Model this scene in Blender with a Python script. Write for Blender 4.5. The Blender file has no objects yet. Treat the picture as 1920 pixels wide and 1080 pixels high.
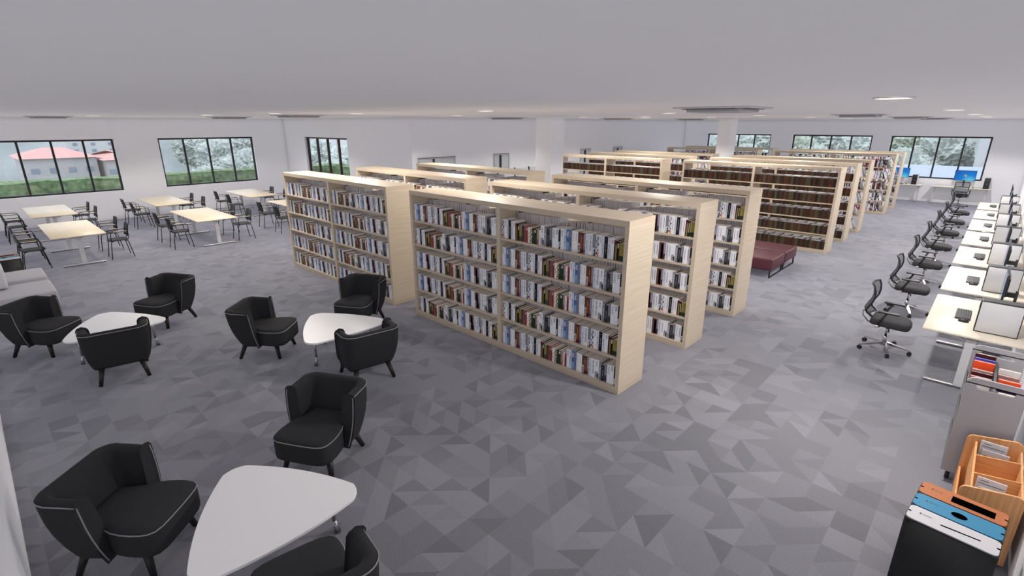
import bpy, bmesh, math, random
from mathutils import Vector, Matrix
random.seed(7)
PI = math.pi
SC = bpy.context.scene
COL = SC.collection

# ------------------------------------------------------------------ camera
cam_d = bpy.data.cameras.new('camera')
cam_d.sensor_width = 36.0
cam_d.lens = 954.4 / 1920 * 36
cam_d.clip_start = 0.05
cam_d.clip_end = 1000
cam = bpy.data.objects.new('camera', cam_d)
COL.objects.link(cam)
cam.location = (2.927, -5.041, 3.240)
cam.rotation_euler = (math.radians(90 - 17.82), 0, math.radians(43.29))
SC.camera = cam

# ------------------------------------------------------------------ world, exposure
SC.view_settings.view_transform = 'Standard'
SC.view_settings.look = 'None'
SC.view_settings.exposure = 0.0
SC.view_settings.gamma = 1.0
SC.view_settings.use_curve_mapping = False
W = bpy.data.worlds.new('overcast_sky')
SC.world = W
W.use_nodes = True
wn = W.node_tree.nodes
wn['Background'].inputs['Color'].default_value = (0.82, 0.86, 1.0, 1)
wn['Background'].inputs['Strength'].default_value = 3.0
W.light_settings.distance = 0.16
try:
    SC.cycles.use_fast_gi = True
    SC.cycles.fast_gi_method = 'ADD'
    W.light_settings.ao_factor = 0.165
except Exception:
    pass
SC.cycles.max_bounces = 6
SC.cycles.diffuse_bounces = 3
SC.cycles.glossy_bounces = 3
SC.cycles.transparent_max_bounces = 12
SC.cycles.caustics_reflective = False
SC.cycles.caustics_refractive = False
SC.cycles.sample_clamp_indirect = 4.0
sun_d = bpy.data.lights.new('sun', 'SUN')
sun_d.energy = 1.0
sun_d.angle = math.radians(30)
sun_d.color = (1.0, 0.97, 0.92)
sun = bpy.data.objects.new('sun', sun_d)
COL.objects.link(sun)
sun.rotation_euler = (math.radians(12), math.radians(-8), 0)

# room extents
XL, XR, YN, YF, XB, YA, ZC = -19.85, 3.6, -5.35, 23.95, -10.8, 4.9, 3.46

# portals in the window openings: they emit nothing, they only steer the sky sampling
def portal(loc, rot, sx, sy):
    l = bpy.data.lights.new('window_portal', 'AREA')
    l.shape = 'RECTANGLE'; l.size = sx; l.size_y = sy
    l.cycles.is_portal = True
    o = bpy.data.objects.new('window_portal', l); COL.objects.link(o)
    o.location = loc; o.rotation_euler = rot
for yy in (-2.8, 1.86):
    portal((XL - 0.25, yy, 1.9), (0, math.radians(-90), 0), 1.7, 3.2)
portal((-16.4, YA + 0.25, 1.9), (math.radians(-90), 0, 0), 3.2, 1.7)
for xx in (-7.75, -3.38, 0.68):
    portal((xx, YF + 0.25, 1.9), (math.radians(-90), 0, 0), 3.2, 1.7)

# ------------------------------------------------------------------ materials
def lin(c):
    return tuple(((v / 255) / 12.92 if v / 255 <= 0.04045 else ((v / 255 + 0.055) / 1.055) ** 2.4) for v in c)
MATS = {}
def mat(name, col, rough=0.6, metal=0.0, bump=0.0, bscale=200.0, var=0.0, vscale=8.0, spec=0.5):
    m = bpy.data.materials.new(name); m.use_nodes = True
    nt = m.node_tree; b = nt.nodes['Principled BSDF']
    b.inputs['Base Color'].default_value = (*col, 1)
    b.inputs['Roughness'].default_value = rough
    b.inputs['Metallic'].default_value = metal
    b.inputs['Specular IOR Level'].default_value = spec
    tc = nt.nodes.new('ShaderNodeTexCoord')
    if var > 0:
        n = nt.nodes.new('ShaderNodeTexNoise'); n.inputs['Scale'].default_value = vscale
        nt.links.new(tc.outputs['Object'], n.inputs['Vector'])
        r = nt.nodes.new('ShaderNodeMapRange')
        r.inputs['To Min'].default_value = 1 - var; r.inputs['To Max'].default_value = 1 + var
        nt.links.new(n.outputs['Fac'], r.inputs['Value'])
        mx = nt.nodes.new('ShaderNodeVectorMath'); mx.operation = 'SCALE'
        mx.inputs[0].default_value = col
        nt.links.new(r.outputs[0], mx.inputs['Scale'])
        nt.links.new(mx.outputs[0], b.inputs['Base Color'])
    if bump > 0:
        n = nt.nodes.new('ShaderNodeTexNoise'); n.inputs['Scale'].default_value = bscale
        nt.links.new(tc.outputs['Object'], n.inputs['Vector'])
        bp = nt.nodes.new('ShaderNodeBump'); bp.inputs['Strength'].default_value = bump; bp.inputs['Distance'].default_value = 0.002
        nt.links.new(n.outputs['Fac'], bp.inputs['Height']); nt.links.new(bp.outputs['Normal'], b.inputs['Normal'])
    MATS[name] = m
    return m

def wood(name, c1, c2, axis=0, scale=1.0, rough=0.45):
    m = bpy.data.materials.new(name); m.use_nodes = True
    nt = m.node_tree; b = nt.nodes['Principled BSDF']
    b.inputs['Roughness'].default_value = rough
    tc = nt.nodes.new('ShaderNodeTexCoord'); mp = nt.nodes.new('ShaderNodeMapping')
    s = [40.0 * scale] * 3; s[axis] = 1.6 * scale
    mp.inputs['Scale'].default_value = s
    n = nt.nodes.new('ShaderNodeTexNoise'); n.inputs['Scale'].default_value = 1.0; n.inputs['Detail'].default_value = 4
    cr = nt.nodes.new('ShaderNodeValToRGB')
    cr.color_ramp.elements[0].color = (*c2, 1); cr.color_ramp.elements[1].color = (*c1, 1)
    cr.color_ramp.elements[0].position = 0.3; cr.color_ramp.elements[1].position = 0.65
    nt.links.new(tc.outputs['Object'], mp.inputs['Vector']); nt.links.new(mp.outputs[0], n.inputs['Vector'])
    nt.links.new(n.outputs['Fac'], cr.inputs['Fac']); nt.links.new(cr.outputs[0], b.inputs['Base Color'])
    MATS[name] = m
    return m

def attr_mat(name, rough=0.55):
    m = bpy.data.materials.new(name); m.use_nodes = True
    nt = m.node_tree; b = nt.nodes['Principled BSDF']; b.inputs['Roughness'].default_value = rough
    b.inputs['Specular IOR Level'].default_value = 0.3
    a = nt.nodes.new('ShaderNodeAttribute'); a.attribute_name = 'Col'
    nt.links.new(a.outputs['Color'], b.inputs['Base Color'])
    MATS[name] = m
    return m

def emit(name, col, s):
    m = bpy.data.materials.new(name); m.use_nodes = True
    nt = m.node_tree; nt.nodes.remove(nt.nodes['Principled BSDF'])
    e = nt.nodes.new('ShaderNodeEmission'); e.inputs['Color'].default_value = (*col, 1); e.inputs['Strength'].default_value = s
    nt.links.new(e.outputs[0], nt.nodes['Material Output'].inputs['Surface'])
    MATS[name] = m
    return m

M_WALL = mat('wall_paint', (0.81, 0.805, 0.85), 0.85, bump=0.05, bscale=120, var=0.01)
M_CEIL = mat('ceiling_paint', (0.84, 0.825, 0.865), 0.9, bump=0.05, bscale=90, var=0.01)
M_SHELF = wood('maple_shelf', (0.56, 0.465, 0.36), (0.50, 0.41, 0.31), 0)
M_SHELFV = wood('maple_side', (0.58, 0.49, 0.385), (0.50, 0.415, 0.315), 1)
M_TABLE = wood('maple_table', (0.78, 0.68, 0.52), (0.72, 0.62, 0.46), 0)
M_DESK = wood('pale_desk', (0.72, 0.65, 0.545), (0.68, 0.61, 0.50), 1)
M_OAK = wood('orange_oak', (0.72, 0.36, 0.15), (0.56, 0.255, 0.095), 0, 1.4)
M_OAKV = wood('orange_oak_upright', (0.72, 0.38, 0.17), (0.56, 0.27, 0.11), 2, 1.4)
M_WLEG = wood('beech_leg', (0.62, 0.36, 0.17), (0.5, 0.28, 0.12), 2)
M_BLKF = mat('black_fabric', (0.026, 0.026, 0.029), 0.9, bump=0.5, bscale=700, var=0.12, vscale=500, spec=0.25)
M_PIPE = mat('grey_piping', (0.22, 0.22, 0.23), 0.7)
M_BLK = mat('black_plastic', (0.012, 0.012, 0.014), 0.45)
M_BLKM = mat('black_metal', (0.015, 0.015, 0.018), 0.35)
M_BLKW = mat('black_stained_wood', (0.012, 0.012, 0.012), 0.4)
M_GREYF = mat('charcoal_pad', (0.05, 0.052, 0.055), 0.9, bump=0.3, bscale=500)
M_WEB = mat('blue_grey_mesh', (0.10, 0.11, 0.135), 0.6)
M_SEATG = mat('dark_seat_fabric', (0.028, 0.028, 0.031), 0.85, bump=0.3, bscale=500)
M_CHR = mat('chrome', (0.62, 0.62, 0.64), 0.18, 1.0)
M_ALU = mat('satin_aluminium', (0.70, 0.70, 0.72), 0.35, 0.85)
M_GLEG = mat('grey_table_leg', (0.56, 0.56, 0.58), 0.4, 0.1)
M_WTOP = mat('white_laminate', (0.80, 0.79, 0.81), 0.35, var=0.01)
M_SOFA = mat('light_grey_fabric', (0.40, 0.39, 0.425), 0.9, bump=0.4, bscale=600, var=0.05, vscale=300)
M_SOFA2 = mat('pale_cushion_fabric', (0.55, 0.55, 0.57), 0.9, bump=0.4, bscale=600)
M_MAROON = mat('maroon_leather', (0.075, 0.016, 0.026), 0.5, bump=0.25, bscale=150, var=0.06, vscale=20)
M_FRAME = mat('window_frame_black', (0.016, 0.016, 0.020), 0.5)
M_FRAMEB = mat('window_frame_brown', (0.050, 0.030, 0.030), 0.5)
M_CART = mat('grey_cart_metal', (0.31, 0.30, 0.32), 0.5)
M_CARTD = mat('dark_cart_metal', (0.06, 0.06, 0.065), 0.5)
M_PCG = mat('pc_side_panel', (0.55, 0.55, 0.57), 0.45)
M_KEY = mat('keycap', (0.035, 0.035, 0.038), 0.5)
M_BIN = mat('bin_black', (0.010, 0.010, 0.011), 0.6)
M_BINO = mat('bin_lid_orange', lin((158, 88, 40)), 0.5)
M_BINB = mat('bin_lid_blue', lin((20, 112, 150)), 0.5)
M_BINW = mat('bin_lid_white', lin((185, 183, 188)), 0.5)
M_INK = mat('dark_ink', (0.02, 0.02, 0.02), 0.6)
M_HOLE = mat('bin_opening', (0.001, 0.001, 0.001), 1.0, spec=0.0)
M_AC = mat('ac_cassette_grey', (0.42, 0.41, 0.44), 0.6)
M_ACP = mat('ac_plate', (0.66, 0.65, 0.68), 0.6)
M_LAMP = emit('downlight_glow', (1.0, 0.93, 0.78), 9.0)
M_RIM = mat('downlight_rim', (0.75, 0.73, 0.72), 0.5)
M_BOOK = attr_mat('book_print')
M_BROWN = attr_mat('bound_volume_print', 0.5)

def glass_mat(name, tint, refl, body=0.0):
    m = bpy.data.materials.new(name); m.use_nodes = True
    nt = m.node_tree; nt.nodes.remove(nt.nodes['Principled BSDF'])
    t = nt.nodes.new('ShaderNodeBsdfTransparent'); t.inputs[0].default_value = (*tint, 1)
    g = nt.nodes.new('ShaderNodeBsdfGlossy'); g.inputs['Roughness'].default_value = 0.02
    mx = nt.nodes.new('ShaderNodeMixShader'); mx.inputs[0].default_value = refl
    nt.links.new(t.outputs[0], mx.inputs[1]); nt.links.new(g.outputs[0], mx.inputs[2])
    out = mx
    if body:
        d = nt.nodes.new('ShaderNodeBsdfDiffuse'); d.inputs[0].default_value = (0.8, 0.84, 0.9, 1)
        m2 = nt.nodes.new('ShaderNodeMixShader'); m2.inputs[0].default_value = body
        nt.links.new(mx.outputs[0], m2.inputs[1]); nt.links.new(d.outputs[0], m2.inputs[2]); out = m2
    nt.links.new(out.outputs[0], nt.nodes['Material Output'].inputs['Surface'])
    MATS[name] = m
    return m
M_GLASS = glass_mat('window_glass', (0.97, 0.985, 0.98), 0.05)
M_PGLASS = glass_mat('partition_glass', (0.95, 0.97, 0.98), 0.05, 0.6)

def carpet():
    m = bpy.data.materials.new('triangle_carpet'); m.use_nodes = True
    nt = m.node_tree; N = nt.nodes; L = nt.links; b = N['Principled BSDF']
    b.inputs['Roughness'].default_value = 0.95; b.inputs['Specular IOR Level'].default_value = 0.1
    b.inputs['Sheen Weight'].default_value = 0.5; b.inputs['Sheen Roughness'].default_value = 0.45; b.inputs['Sheen Tint'].default_value = (0.8, 0.82, 1, 1)
    geo = N.new('ShaderNodeNewGeometry'); sx = N.new('ShaderNodeSeparateXYZ'); L.new(geo.outputs['Position'], sx.inputs[0])
    def mth(op, a, c=None, d=None):
        n = N.new('ShaderNodeMath'); n.operation = op
        for i, v in enumerate((a, c, d)):
            if v is None: continue
            if isinstance(v, (int, float)): n.inputs[i].default_value = v
            else: L.new(v, n.inputs[i])
        return n.outputs[0]
    s = 0.2545
    u = mth('DIVIDE', mth('SUBTRACT', sx.outputs['X'], 0.71 - s * 200), s)
    v = mth('DIVIDE', mth('SUBTRACT', sx.outputs['Y'], -1.94 - s * 200), s)
    cu, cv = mth('FLOOR', u), mth('FLOOR', v); fu, fv = mth('FRACT', u), mth('FRACT', v)
    def white(a, c, d):
        cb = N.new('ShaderNodeCombineXYZ'); L.new(a, cb.inputs[0]); L.new(c, cb.inputs[1])
        if isinstance(d, (int, float)): cb.inputs[2].default_value = d
        else: L.new(d, cb.inputs[2])
        w = N.new('ShaderNodeTexWhiteNoise'); w.noise_dimensions = '3D'; L.new(cb.outputs[0], w.inputs['Vector'])
        return w.outputs['Value']
    r = white(cu, cv, 3.5)
    dirn = mth('GREATER_THAN', r, 0.5)
    t1 = mth('GREATER_THAN', fu, fv); t2 = mth('GREATER_THAN', mth('ADD', fu, fv), 1.0)
    t = mth('ADD', mth('MULTIPLY', dirn, t1), mth('MULTIPLY', mth('SUBTRACT', 1.0, dirn), t2))
    # larger blocks share a shade so that some triangles merge into bigger shapes
    bu, bv = mth('FLOOR', mth('MULTIPLY', cu, 0.5)), mth('FLOOR', mth('MULTIPLY', cv, 0.5))
    big = white(bu, bv, 9.1)
    own = white(cu, cv, mth('ADD', t, 0.25))
    usebig = mth('GREATER_THAN', white(cu, cv, mth('ADD', t, 5.25)), 0.62)
    val = mth('ADD', mth('MULTIPLY', usebig, big), mth('MULTIPLY', mth('SUBTRACT', 1.0, usebig), own))
    cr = N.new('ShaderNodeValToRGB'); cr.color_ramp.interpolation = 'CONSTANT'
    e = cr.color_ramp.elements
    base = (0.170, 0.168, 0.190)
    lv = [(0.0, 0.74), (0.12, 0.87), (0.30, 1.0), (0.74, 1.08), (0.90, 1.16)]
    e[0].position = 0; e[0].color = (*[c * lv[0][1] for c in base], 1)
    e[1].position = lv[1][0]; e[1].color = (*[c * lv[1][1] for c in base], 1)
    for p, k in lv[2:]:
        q = e.new(p); q.color = (*[c * k for c in base], 1)
    L.new(val, cr.inputs['Fac'])
    # woven pile: fine crossed threads and fleck
    mp = N.new('ShaderNodeMapping'); mp.inputs['Rotation'].default_value = (0, 0, 0.6); L.new(geo.outputs['Position'], mp.inputs['Vector'])
    w1 = N.new('ShaderNodeTexWave'); w1.inputs['Scale'].default_value = 26; w1.inputs['Distortion'].default_value = 2.0; w1.inputs['Detail Scale'].default_value = 3
    w2 = N.new('ShaderNodeTexWave'); w2.bands_direction = 'Y'; w2.inputs['Scale'].default_value = 26; w2.inputs['Distortion'].default_value = 2.0; w2.inputs['Detail Scale'].default_value = 3
    L.new(mp.outputs[0], w1.inputs['Vector']); L.new(mp.outputs[0], w2.inputs['Vector'])
    nz = N.new('ShaderNodeTexNoise'); nz.inputs['Scale'].default_value = 190; L.new(geo.outputs['Position'], nz.inputs['Vector'])
    weave = mth('MULTIPLY', w1.outputs['Fac'], w2.outputs['Fac'])
    tex = mth('ADD', mth('MULTIPLY', weave, 0.55), mth('MULTIPLY', nz.outputs['Fac'], 0.8))
    k = mth('ADD', tex, 0.46)
    sc = N.new('ShaderNodeVectorMath'); sc.operation = 'SCALE'; L.new(cr.outputs[0], sc.inputs[0]); L.new(k, sc.inputs['Scale'])
    L.new(sc.outputs[0], b.inputs['Base Color'])
    bp = N.new('ShaderNodeBump'); bp.inputs['Strength'].default_value = 0.3; bp.inputs['Distance'].default_value = 0.003
    L.new(tex, bp.inputs['Height']); L.new(bp.outputs['Normal'], b.inputs['Normal'])
    return m
M_CARPET = carpet()

# ------------------------------------------------------------------ mesh builder
class MB:
    def __init__(s):
        s.v = []; s.f = []; s.c = []; s.m = []; s.cur = (0.5, 0.5, 0.5); s.mi = 0; s.sm = []; s.smooth = False
    def face(s, idx):
        s.f.append(idx); s.c.append(s.cur); s.m.append(s.mi); s.sm.append(s.smooth)
    def poly(s, pts):
        n = len(s.v); s.v += [tuple(p) for p in pts]; s.face(list(range(n, n + len(pts))))
    def box(s, x0, x1, y0, y1, z0, z1, M=None, cols=None):
        n = len(s.v)
        P = [(x0, y0, z0), (x1, y0, z0), (x1, y1, z0), (x0, y1, z0), (x0, y0, z1), (x1, y0, z1), (x1, y1, z1), (x0, y1, z1)]
        if M is not None: P = [tuple(M @ Vector(p)) for p in P]
        s.v += P
        F = [(0, 3, 2, 1), (4, 5, 6, 7), (0, 1, 5, 4), (1, 2, 6, 5), (2, 3, 7, 6), (3, 0, 4, 7)]
        for i, f in enumerate(F):
            if cols: s.cur = cols[i]
            s.face([n + k for k in f])
    def rbox(s, x0, x1, y0, y1, z0, z1, r=0.02, seg=3, M=None):
        bm = bmesh.new()
        bmesh.ops.create_cube(bm, size=1)
        for v in bm.verts:
            v.co = Vector(((x0 + x1) / 2 + v.co.x * (x1 - x0), (y0 + y1) / 2 + v.co.y * (y1 - y0), (z0 + z1) / 2 + v.co.z * (z1 - z0)))
        bmesh.ops.bevel(bm, geom=bm.edges[:], offset=r, segments=seg, affect='EDGES', profile=0.5)
        s.add_bm(bm, M, True)
    def add_bm(s, bm, M=None, smooth=False):
        n = len(s.v); bm.verts.ensure_lookup_table()
        for v in bm.verts:
            s.v.append(tuple(M @ v.co) if M is not None else tuple(v.co))
        o = s.smooth; s.smooth = smooth
        for f in bm.faces: s.face([n + v.index for v in f.verts])
        s.smooth = o
        bm.free()
    def prism(s, pts, z0, z1, M=None, smooth=False):
        n = len(s.v); k = len(pts)
        P = [(x, y, z0) for x, y in pts] + [(x, y, z1) for x, y in pts]
        if M is not None: P = [tuple(M @ Vector(p)) for p in P]
        s.v += P
        s.face([n + i for i in range(k)][::-1]); s.face([n + k + i for i in range(k)])
        o = s.smooth; s.smooth = smooth
        for i in range(k):
            j = (i + 1) % k; s.face([n + i, n + j, n + k + j, n + k + i])
        s.smooth = o
    def cyl(s, p0, p1, r0, r1=None, seg=14, caps=True):
        r1 = r0 if r1 is None else r1
        p0, p1 = Vector(p0), Vector(p1); d = (p1 - p0).normalized()
        a = d.orthogonal().normalized(); b = d.cross(a)
        n = len(s.v)
        for p, r in ((p0, r0), (p1, r1)):
            for i in range(seg):
                t = 2 * PI * i / seg; s.v.append(tuple(p + (a * math.cos(t) + b * math.sin(t)) * r))
        o = s.smooth; s.smooth = True
        for i in range(seg):
            j = (i + 1) % seg; s.face([n + i, n + j, n + seg + j, n + seg + i])
        s.smooth = o
        if caps:
            s.face([n + i for i in range(seg)][::-1]); s.face([n + seg + i for i in range(seg)])
    def tube(s, pts, r, seg=8, closed=False, flat=1.0):
        P = [Vector(p) for p in pts]; n = len(P); rings = []
        up = None
        for i in range(n):
            if closed: t = P[(i + 1) % n] - P[i - 1]
            elif i == 0: t = P[1] - P[0]
            elif i == n - 1: t = P[-1] - P[-2]
            else: t = (P[i + 1] - P[i]).normalized() + (P[i] - P[i - 1]).normalized()
            t.normalize()
            if up is None: up = t.orthogonal().normalized()
            up = (up - t * up.dot(t)).normalized(); b = t.cross(up)
            base = len(s.v)
            for k in range(seg):
                a = 2 * PI * k / seg; s.v.append(tuple(P[i] + (up * math.cos(a) + b * math.sin(a) * flat) * r))
            rings.append(base)
        o = s.smooth; s.smooth = True
        for i in range(n if closed else n - 1):
            a, c = rings[i], rings[(i + 1) % n]
            for k in range(seg):
                j = (k + 1) % seg; s.face([a + k, a + j, c + j, c + k])
        s.smooth = o
        if not closed:
            s.face([rings[0] + k for k in range(seg)][::-1]); s.face([rings[-1] + k for k in range(seg)])
    def grid(s, rows, closed_u=False, smooth=True):
        n = len(s.v); R = len(rows); C = len(rows[0])
        for r in rows: s.v += [tuple(p) for p in r]
        o = s.smooth; s.smooth = smooth
        for i in range(R - 1):
            for j in range(C if closed_u else C - 1):
                k = (j + 1) % C
                s.face([n + i * C + j, n + i * C + k, n + (i + 1) * C + k, n + (i + 1) * C + j])
        s.smooth = o
        return n
    def mesh(s, name, mats, color=False):
        me = bpy.data.meshes.new(name)
        me.from_pydata(s.v, [], s.f)
        if not isinstance(mats, (list, tuple)): mats = [mats]
        for m in mats: me.materials.append(m)
        me.polygons.foreach_set('use_smooth', s.sm)
        if len(mats) > 1: me.polygons.foreach_set('material_index', s.m)
        if color:
            ca = me.color_attributes.new('Col', 'FLOAT_COLOR', 'CORNER')
            arr = []
            for f, c in zip(s.f, s.c):
                arr += [c[0], c[1], c[2], 1.0] * len(f)
            ca.data.foreach_set('color', arr)
        me.update()
        return me
    def build(s, name, mats, parent=None, color=False, loc=None):
        o = bpy.data.objects.new(name, s.mesh(name, mats, color)); COL.objects.link(o)
        if parent is not None: o.parent = parent
        if loc is not None: o.location = loc
        return o

def thing(name, label, cat, loc=(0, 0, 0), rz=0.0, group=None):
    o = bpy.data.objects.new(name, None); COL.objects.link(o)
    o.empty_display_size = 0.1
    o.location = loc; o.rotation_euler = (0, 0, rz); o['label'] = label; o['category'] = cat
    if group: o['group'] = group
    return o
def tag(o, label, cat, group=None, kind=None):
    o['label'] = label; o['category'] = cat
    if group: o['group'] = group
    if kind: o['kind'] = kind
    return o
def struct(o, label=None):
    o['kind'] = 'structure'
    if label: o['label'] = label
    return o
def kids(o):
    return [c for c in KID.get(o.name, [])]
KID = {}
def reg(root):
    KID.clear()
    for o in COL.objects:
        if o.parent: KID.setdefault(o.parent.name, []).append(o)
def dup(root, loc=None, rz=None, label=None, group=None):
    r = root.copy(); COL.objects.link(r)
    if loc is not None: r.location = loc
    if rz is not None: r.rotation_euler = (0, 0, rz)
    if label: r['label'] = label
    if group: r['group'] = group
    for ch in kids(root):
        c = ch.copy(); COL.objects.link(c); c.parent = r
        for g in kids(ch):
            d = g.copy(); COL.objects.link(d); d.parent = c
    return r
ORD = ['first', 'second', 'third', 'fourth', 'fifth', 'sixth', 'seventh', 'eighth', 'ninth', 'tenth', 'eleventh', 'twelfth', 'thirteenth',
       'fourteenth', 'fifteenth', 'sixteenth', 'seventeenth', 'eighteenth', 'nineteenth']
def ordinal(n):
    if n <= 19: return ORD[n - 1]
    tens = {2: ('twentieth', 'twenty'), 3: ('thirtieth', 'thirty'), 4: ('fortieth', 'forty'), 5: ('fiftieth', 'fifty'), 6: ('sixtieth', 'sixty')}[n // 10]
    return tens[0] if n % 10 == 0 else tens[1] + '-' + ORD[n % 10 - 1]

# tiny 3x5 lettering used for printed words
FONT = {'A': '010101111101101', 'B': '110101110101110', 'C': '011100100100011', 'D': '110101101101110', 'E': '111100110100111', 'F': '111100110100100',
        'G': '011100101101011', 'H': '101101111101101', 'I': '111010010010111', 'K': '101101110101101', 'L': '100100100100111', 'M': '101111111101101',
        'N': '110101101101101', 'O': '010101101101010', 'P': '110101110100100', 'R': '110101110101101', 'S': '011100010001110', 'T': '111010010010010',
        'U': '101101101101111', 'V': '101101101101010', 'W': '101101111111101', 'X': '101101010101101', 'Y': '101101010010010', 'J': '001001001101010',
        '-': '000000111000000', ' ': '000000000000000', '&': '010101010101011', '0': '111101101101111', '1': '010110010010111', '2': '110001010100111'}
def word_rects(txt, x0, z0, hgt, vertical=False):
    """rectangles (a0,a1,b0,b1) in a plane; vertical words run downwards."""
    px = hgt / 5; out = []; cx = 0
    for ch in txt:
        g = FONT.get(ch, FONT[' '])
        for r in range(5):
            c = 0
            while c < 3:
                if g[r * 3 + c] == '1':
                    c2 = c
                    while c2 < 3 and g[r * 3 + c2] == '1': c2 += 1
                    a0, a1, b1, b0 = cx + c * px, cx + c2 * px, -r * px, -(r + 1) * px
                    if vertical: out.append((x0 + b0 + hgt, x0 + b1 + hgt, z0 - a1, z0 - a0))
                    else: out.append((x0 + a0, x0 + a1, z0 + b0, z0 + b1))
                    c = c2
                else: c += 1
        cx += 4 * px
    return out

# ------------------------------------------------------------------ room shell
mb = MB(); mb.box(XL - 0.2, XR + 0.2, YN - 0.2, YF + 0.2, -0.12, 0); struct(mb.build('floor', M_CARPET))
mb = MB(); mb.box(XL - 0.2, XR + 0.2, YN - 0.2, YF + 0.2, ZC, ZC + 0.15); struct(mb.build('ceiling', M_CEIL))
TH = 0.22; WZ0, WZ1 = 0.99, 2.755
LW = [(-4.46, -1.13), (0.19, 3.55)]
AW = [(-18.08, -14.72)]
FW = [(-9.42, -6.09), (-5.06, -1.71), (-1.0, 2.38)]
def wall_y(mb, x0, x1, a, b, holes):
    """wall of constant x, running along y from a to b."""
    cur = a
    for h0, h1 in holes:
        mb.box(x0, x1, cur, h0, 0, ZC); mb.box(x0, x1, h0, h1, 0, WZ0); mb.box(x0, x1, h0, h1, WZ1, ZC); cur = h1
    mb.box(x0, x1, cur, b, 0, ZC)
def wall_x(mb, y0, y1, a, b, holes):
    cur = a
    for h0, h1 in holes:
        mb.box(cur, h0, y0, y1, 0, ZC); mb.box(h0, h1, y0, y1, 0, WZ0); mb.box(h0, h1, y0, y1, WZ1, ZC); cur = h1
    mb.box(cur, b, y0, y1, 0, ZC)
mb = MB(); wall_y(mb, XL - TH, XL, YN - TH, YA + TH, LW); struct(mb.build('wall_left', M_WALL))
mb = MB(); wall_x(mb, YA, YA + TH, XL, XB, AW); struct(mb.build('wall_back_left', M_WALL))
mb = MB(); mb.box(XB - TH, XB, YA + TH, YF + TH, 0, ZC); struct(mb.build('wall_middle', M_WALL))
mb = MB(); wall_x(mb, YF, YF + TH, XB, XR + TH, FW); struct(mb.build('wall_back', M_WALL))
mb = MB(); mb.box(XR, XR + TH, YN - TH, YF, 0, ZC); struct(mb.build('wall_right', M_WALL))
mb = MB(); mb.box(XL, XR, YN - TH, YN, 0, ZC); struct(mb.build('wall_front', M_WALL))
mb = MB(); mb.box(-5.93, -5.42, 5.25, 5.76, 0, ZC); struct(mb.build('column', M_WALL), 'white square column between the first and brown rows of bookcases')
mb = MB(); mb.box(-5.20, -4.69, 14.92, 15.43, 0, ZC); struct(mb.build('column', M_WALL), 'white square column behind the brown rows of bookcases')

# windows: frame (root), mullions, panes
def window(n, along, a, b, pos, out, fm, deep=0.07):
    """along: 'x' or 'y' is the wall direction; pos: centre of the frame across the wall; out sign."""
    def bx(mb, u0, u1, z0, z1, d):
        if along == 'y': mb.box(pos - d / 2, pos + d / 2, u0, u1, z0, z1)
        else: mb.box(u0, u1, pos - d / 2, pos + d / 2, z0, z1)
    g = 0.003; a += g; b -= g; z0, z1 = WZ0 + g, WZ1 - g; t = 0.055
    mb = MB(); bx(mb, a, b, z0, z0 + t, deep); bx(mb, a, b, z1 - t, z1, deep); bx(mb, a, a + t, z0 + t, z1 - t, deep); bx(mb, b - t, b, z0 + t, z1 - t, deep)
    w = struct(mb.build('window_%d' % n, fm))
    k = (b - a) / 4
    for i in (1, 2, 3):
        mb = MB(); bx(mb, a + k * i - 0.03, a + k * i + 0.03, z0 + t, z1 - t, deep); mb.build('mullion', fm, w)
    for i in range(4):
        mb = MB(); bx(mb, a + k * i + 0.03 + (t - 0.03) * (i == 0), a + k * (i + 1) - 0.03 - (t - 0.03) * (i == 3), z0 + t, z1 - t, 0.008); mb.build('pane', M_GLASS, w)
    return w
window(1, 'y', *LW[0], XL - 0.13, -1, M_FRAME)
window(2, 'y', *LW[1], XL - 0.13, -1, M_FRAME)
window(3, 'x', *AW[0], YA + 0.13, 1, M_FRAMEB, 0.085)
for i, h in enumerate(FW): window(4 + i, 'x', *h, YF + 0.13, 1, M_FRAME)

# glazed doors and low glass screens along the middle wall
def glass_door(n, y0, y1):
    x = XB + 0.03
    mb = MB(); mb.box(x - 0.02, x + 0.02, y0, y1, 2.165, 2.19); mb.box(x - 0.02, x + 0.02, y0, y0 + 0.03, 0, 2.165); mb.box(x - 0.02, x + 0.02, y1 - 0.03, y1, 0, 2.165)
    d = struct(mb.build('door_%d' % n, M_ALU))
    mb = MB(); mb.box(x - 0.022, x + 0.022, y0 - 0.004, y1 + 0.004, 2.19, 2.205); mb.build('top_rail', M_BLKM, d)
    mb = MB(); mb.box(x - 0.006, x + 0.006, y0 + 0.03, y1 - 0.03, 0.01, 2.165); mb.build('pane', M_PGLASS, d)
    ym = y0 + 0.38 * (y1 - y0)
    mb = MB(); mb.box(x + 0.022, x + 0.06, ym - 0.03, ym + 0.03, 0.3, 2.16); mb.build('pull_bar', M_BLKM, d)
glass_door(1, 5.12, 6.67); glass_door(2, 8.54, 9.33); glass_door(3, 13.92, 14.65); glass_door(4, 16.58, 17.34)
sc = thing('glass_screen', 'low glass screen on slim black posts in front of the middle wall', 'glass screen', (XB + 0.35, 9.7, 0))
mb = MB(); mb.box(-0.006, 0.006, -1.3, 2.3, 0.12, 1.66); mb.build('glass_panel', M_PGLASS, sc)
for y in (-1.3, -0.4, 0.4, 1.3, 2.3):
    mb = MB(); mb.box(-0.03, 0.03, y - 0.022, y + 0.022, 0, 1.69); mb.build('post', M_BLKM, sc)

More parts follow.
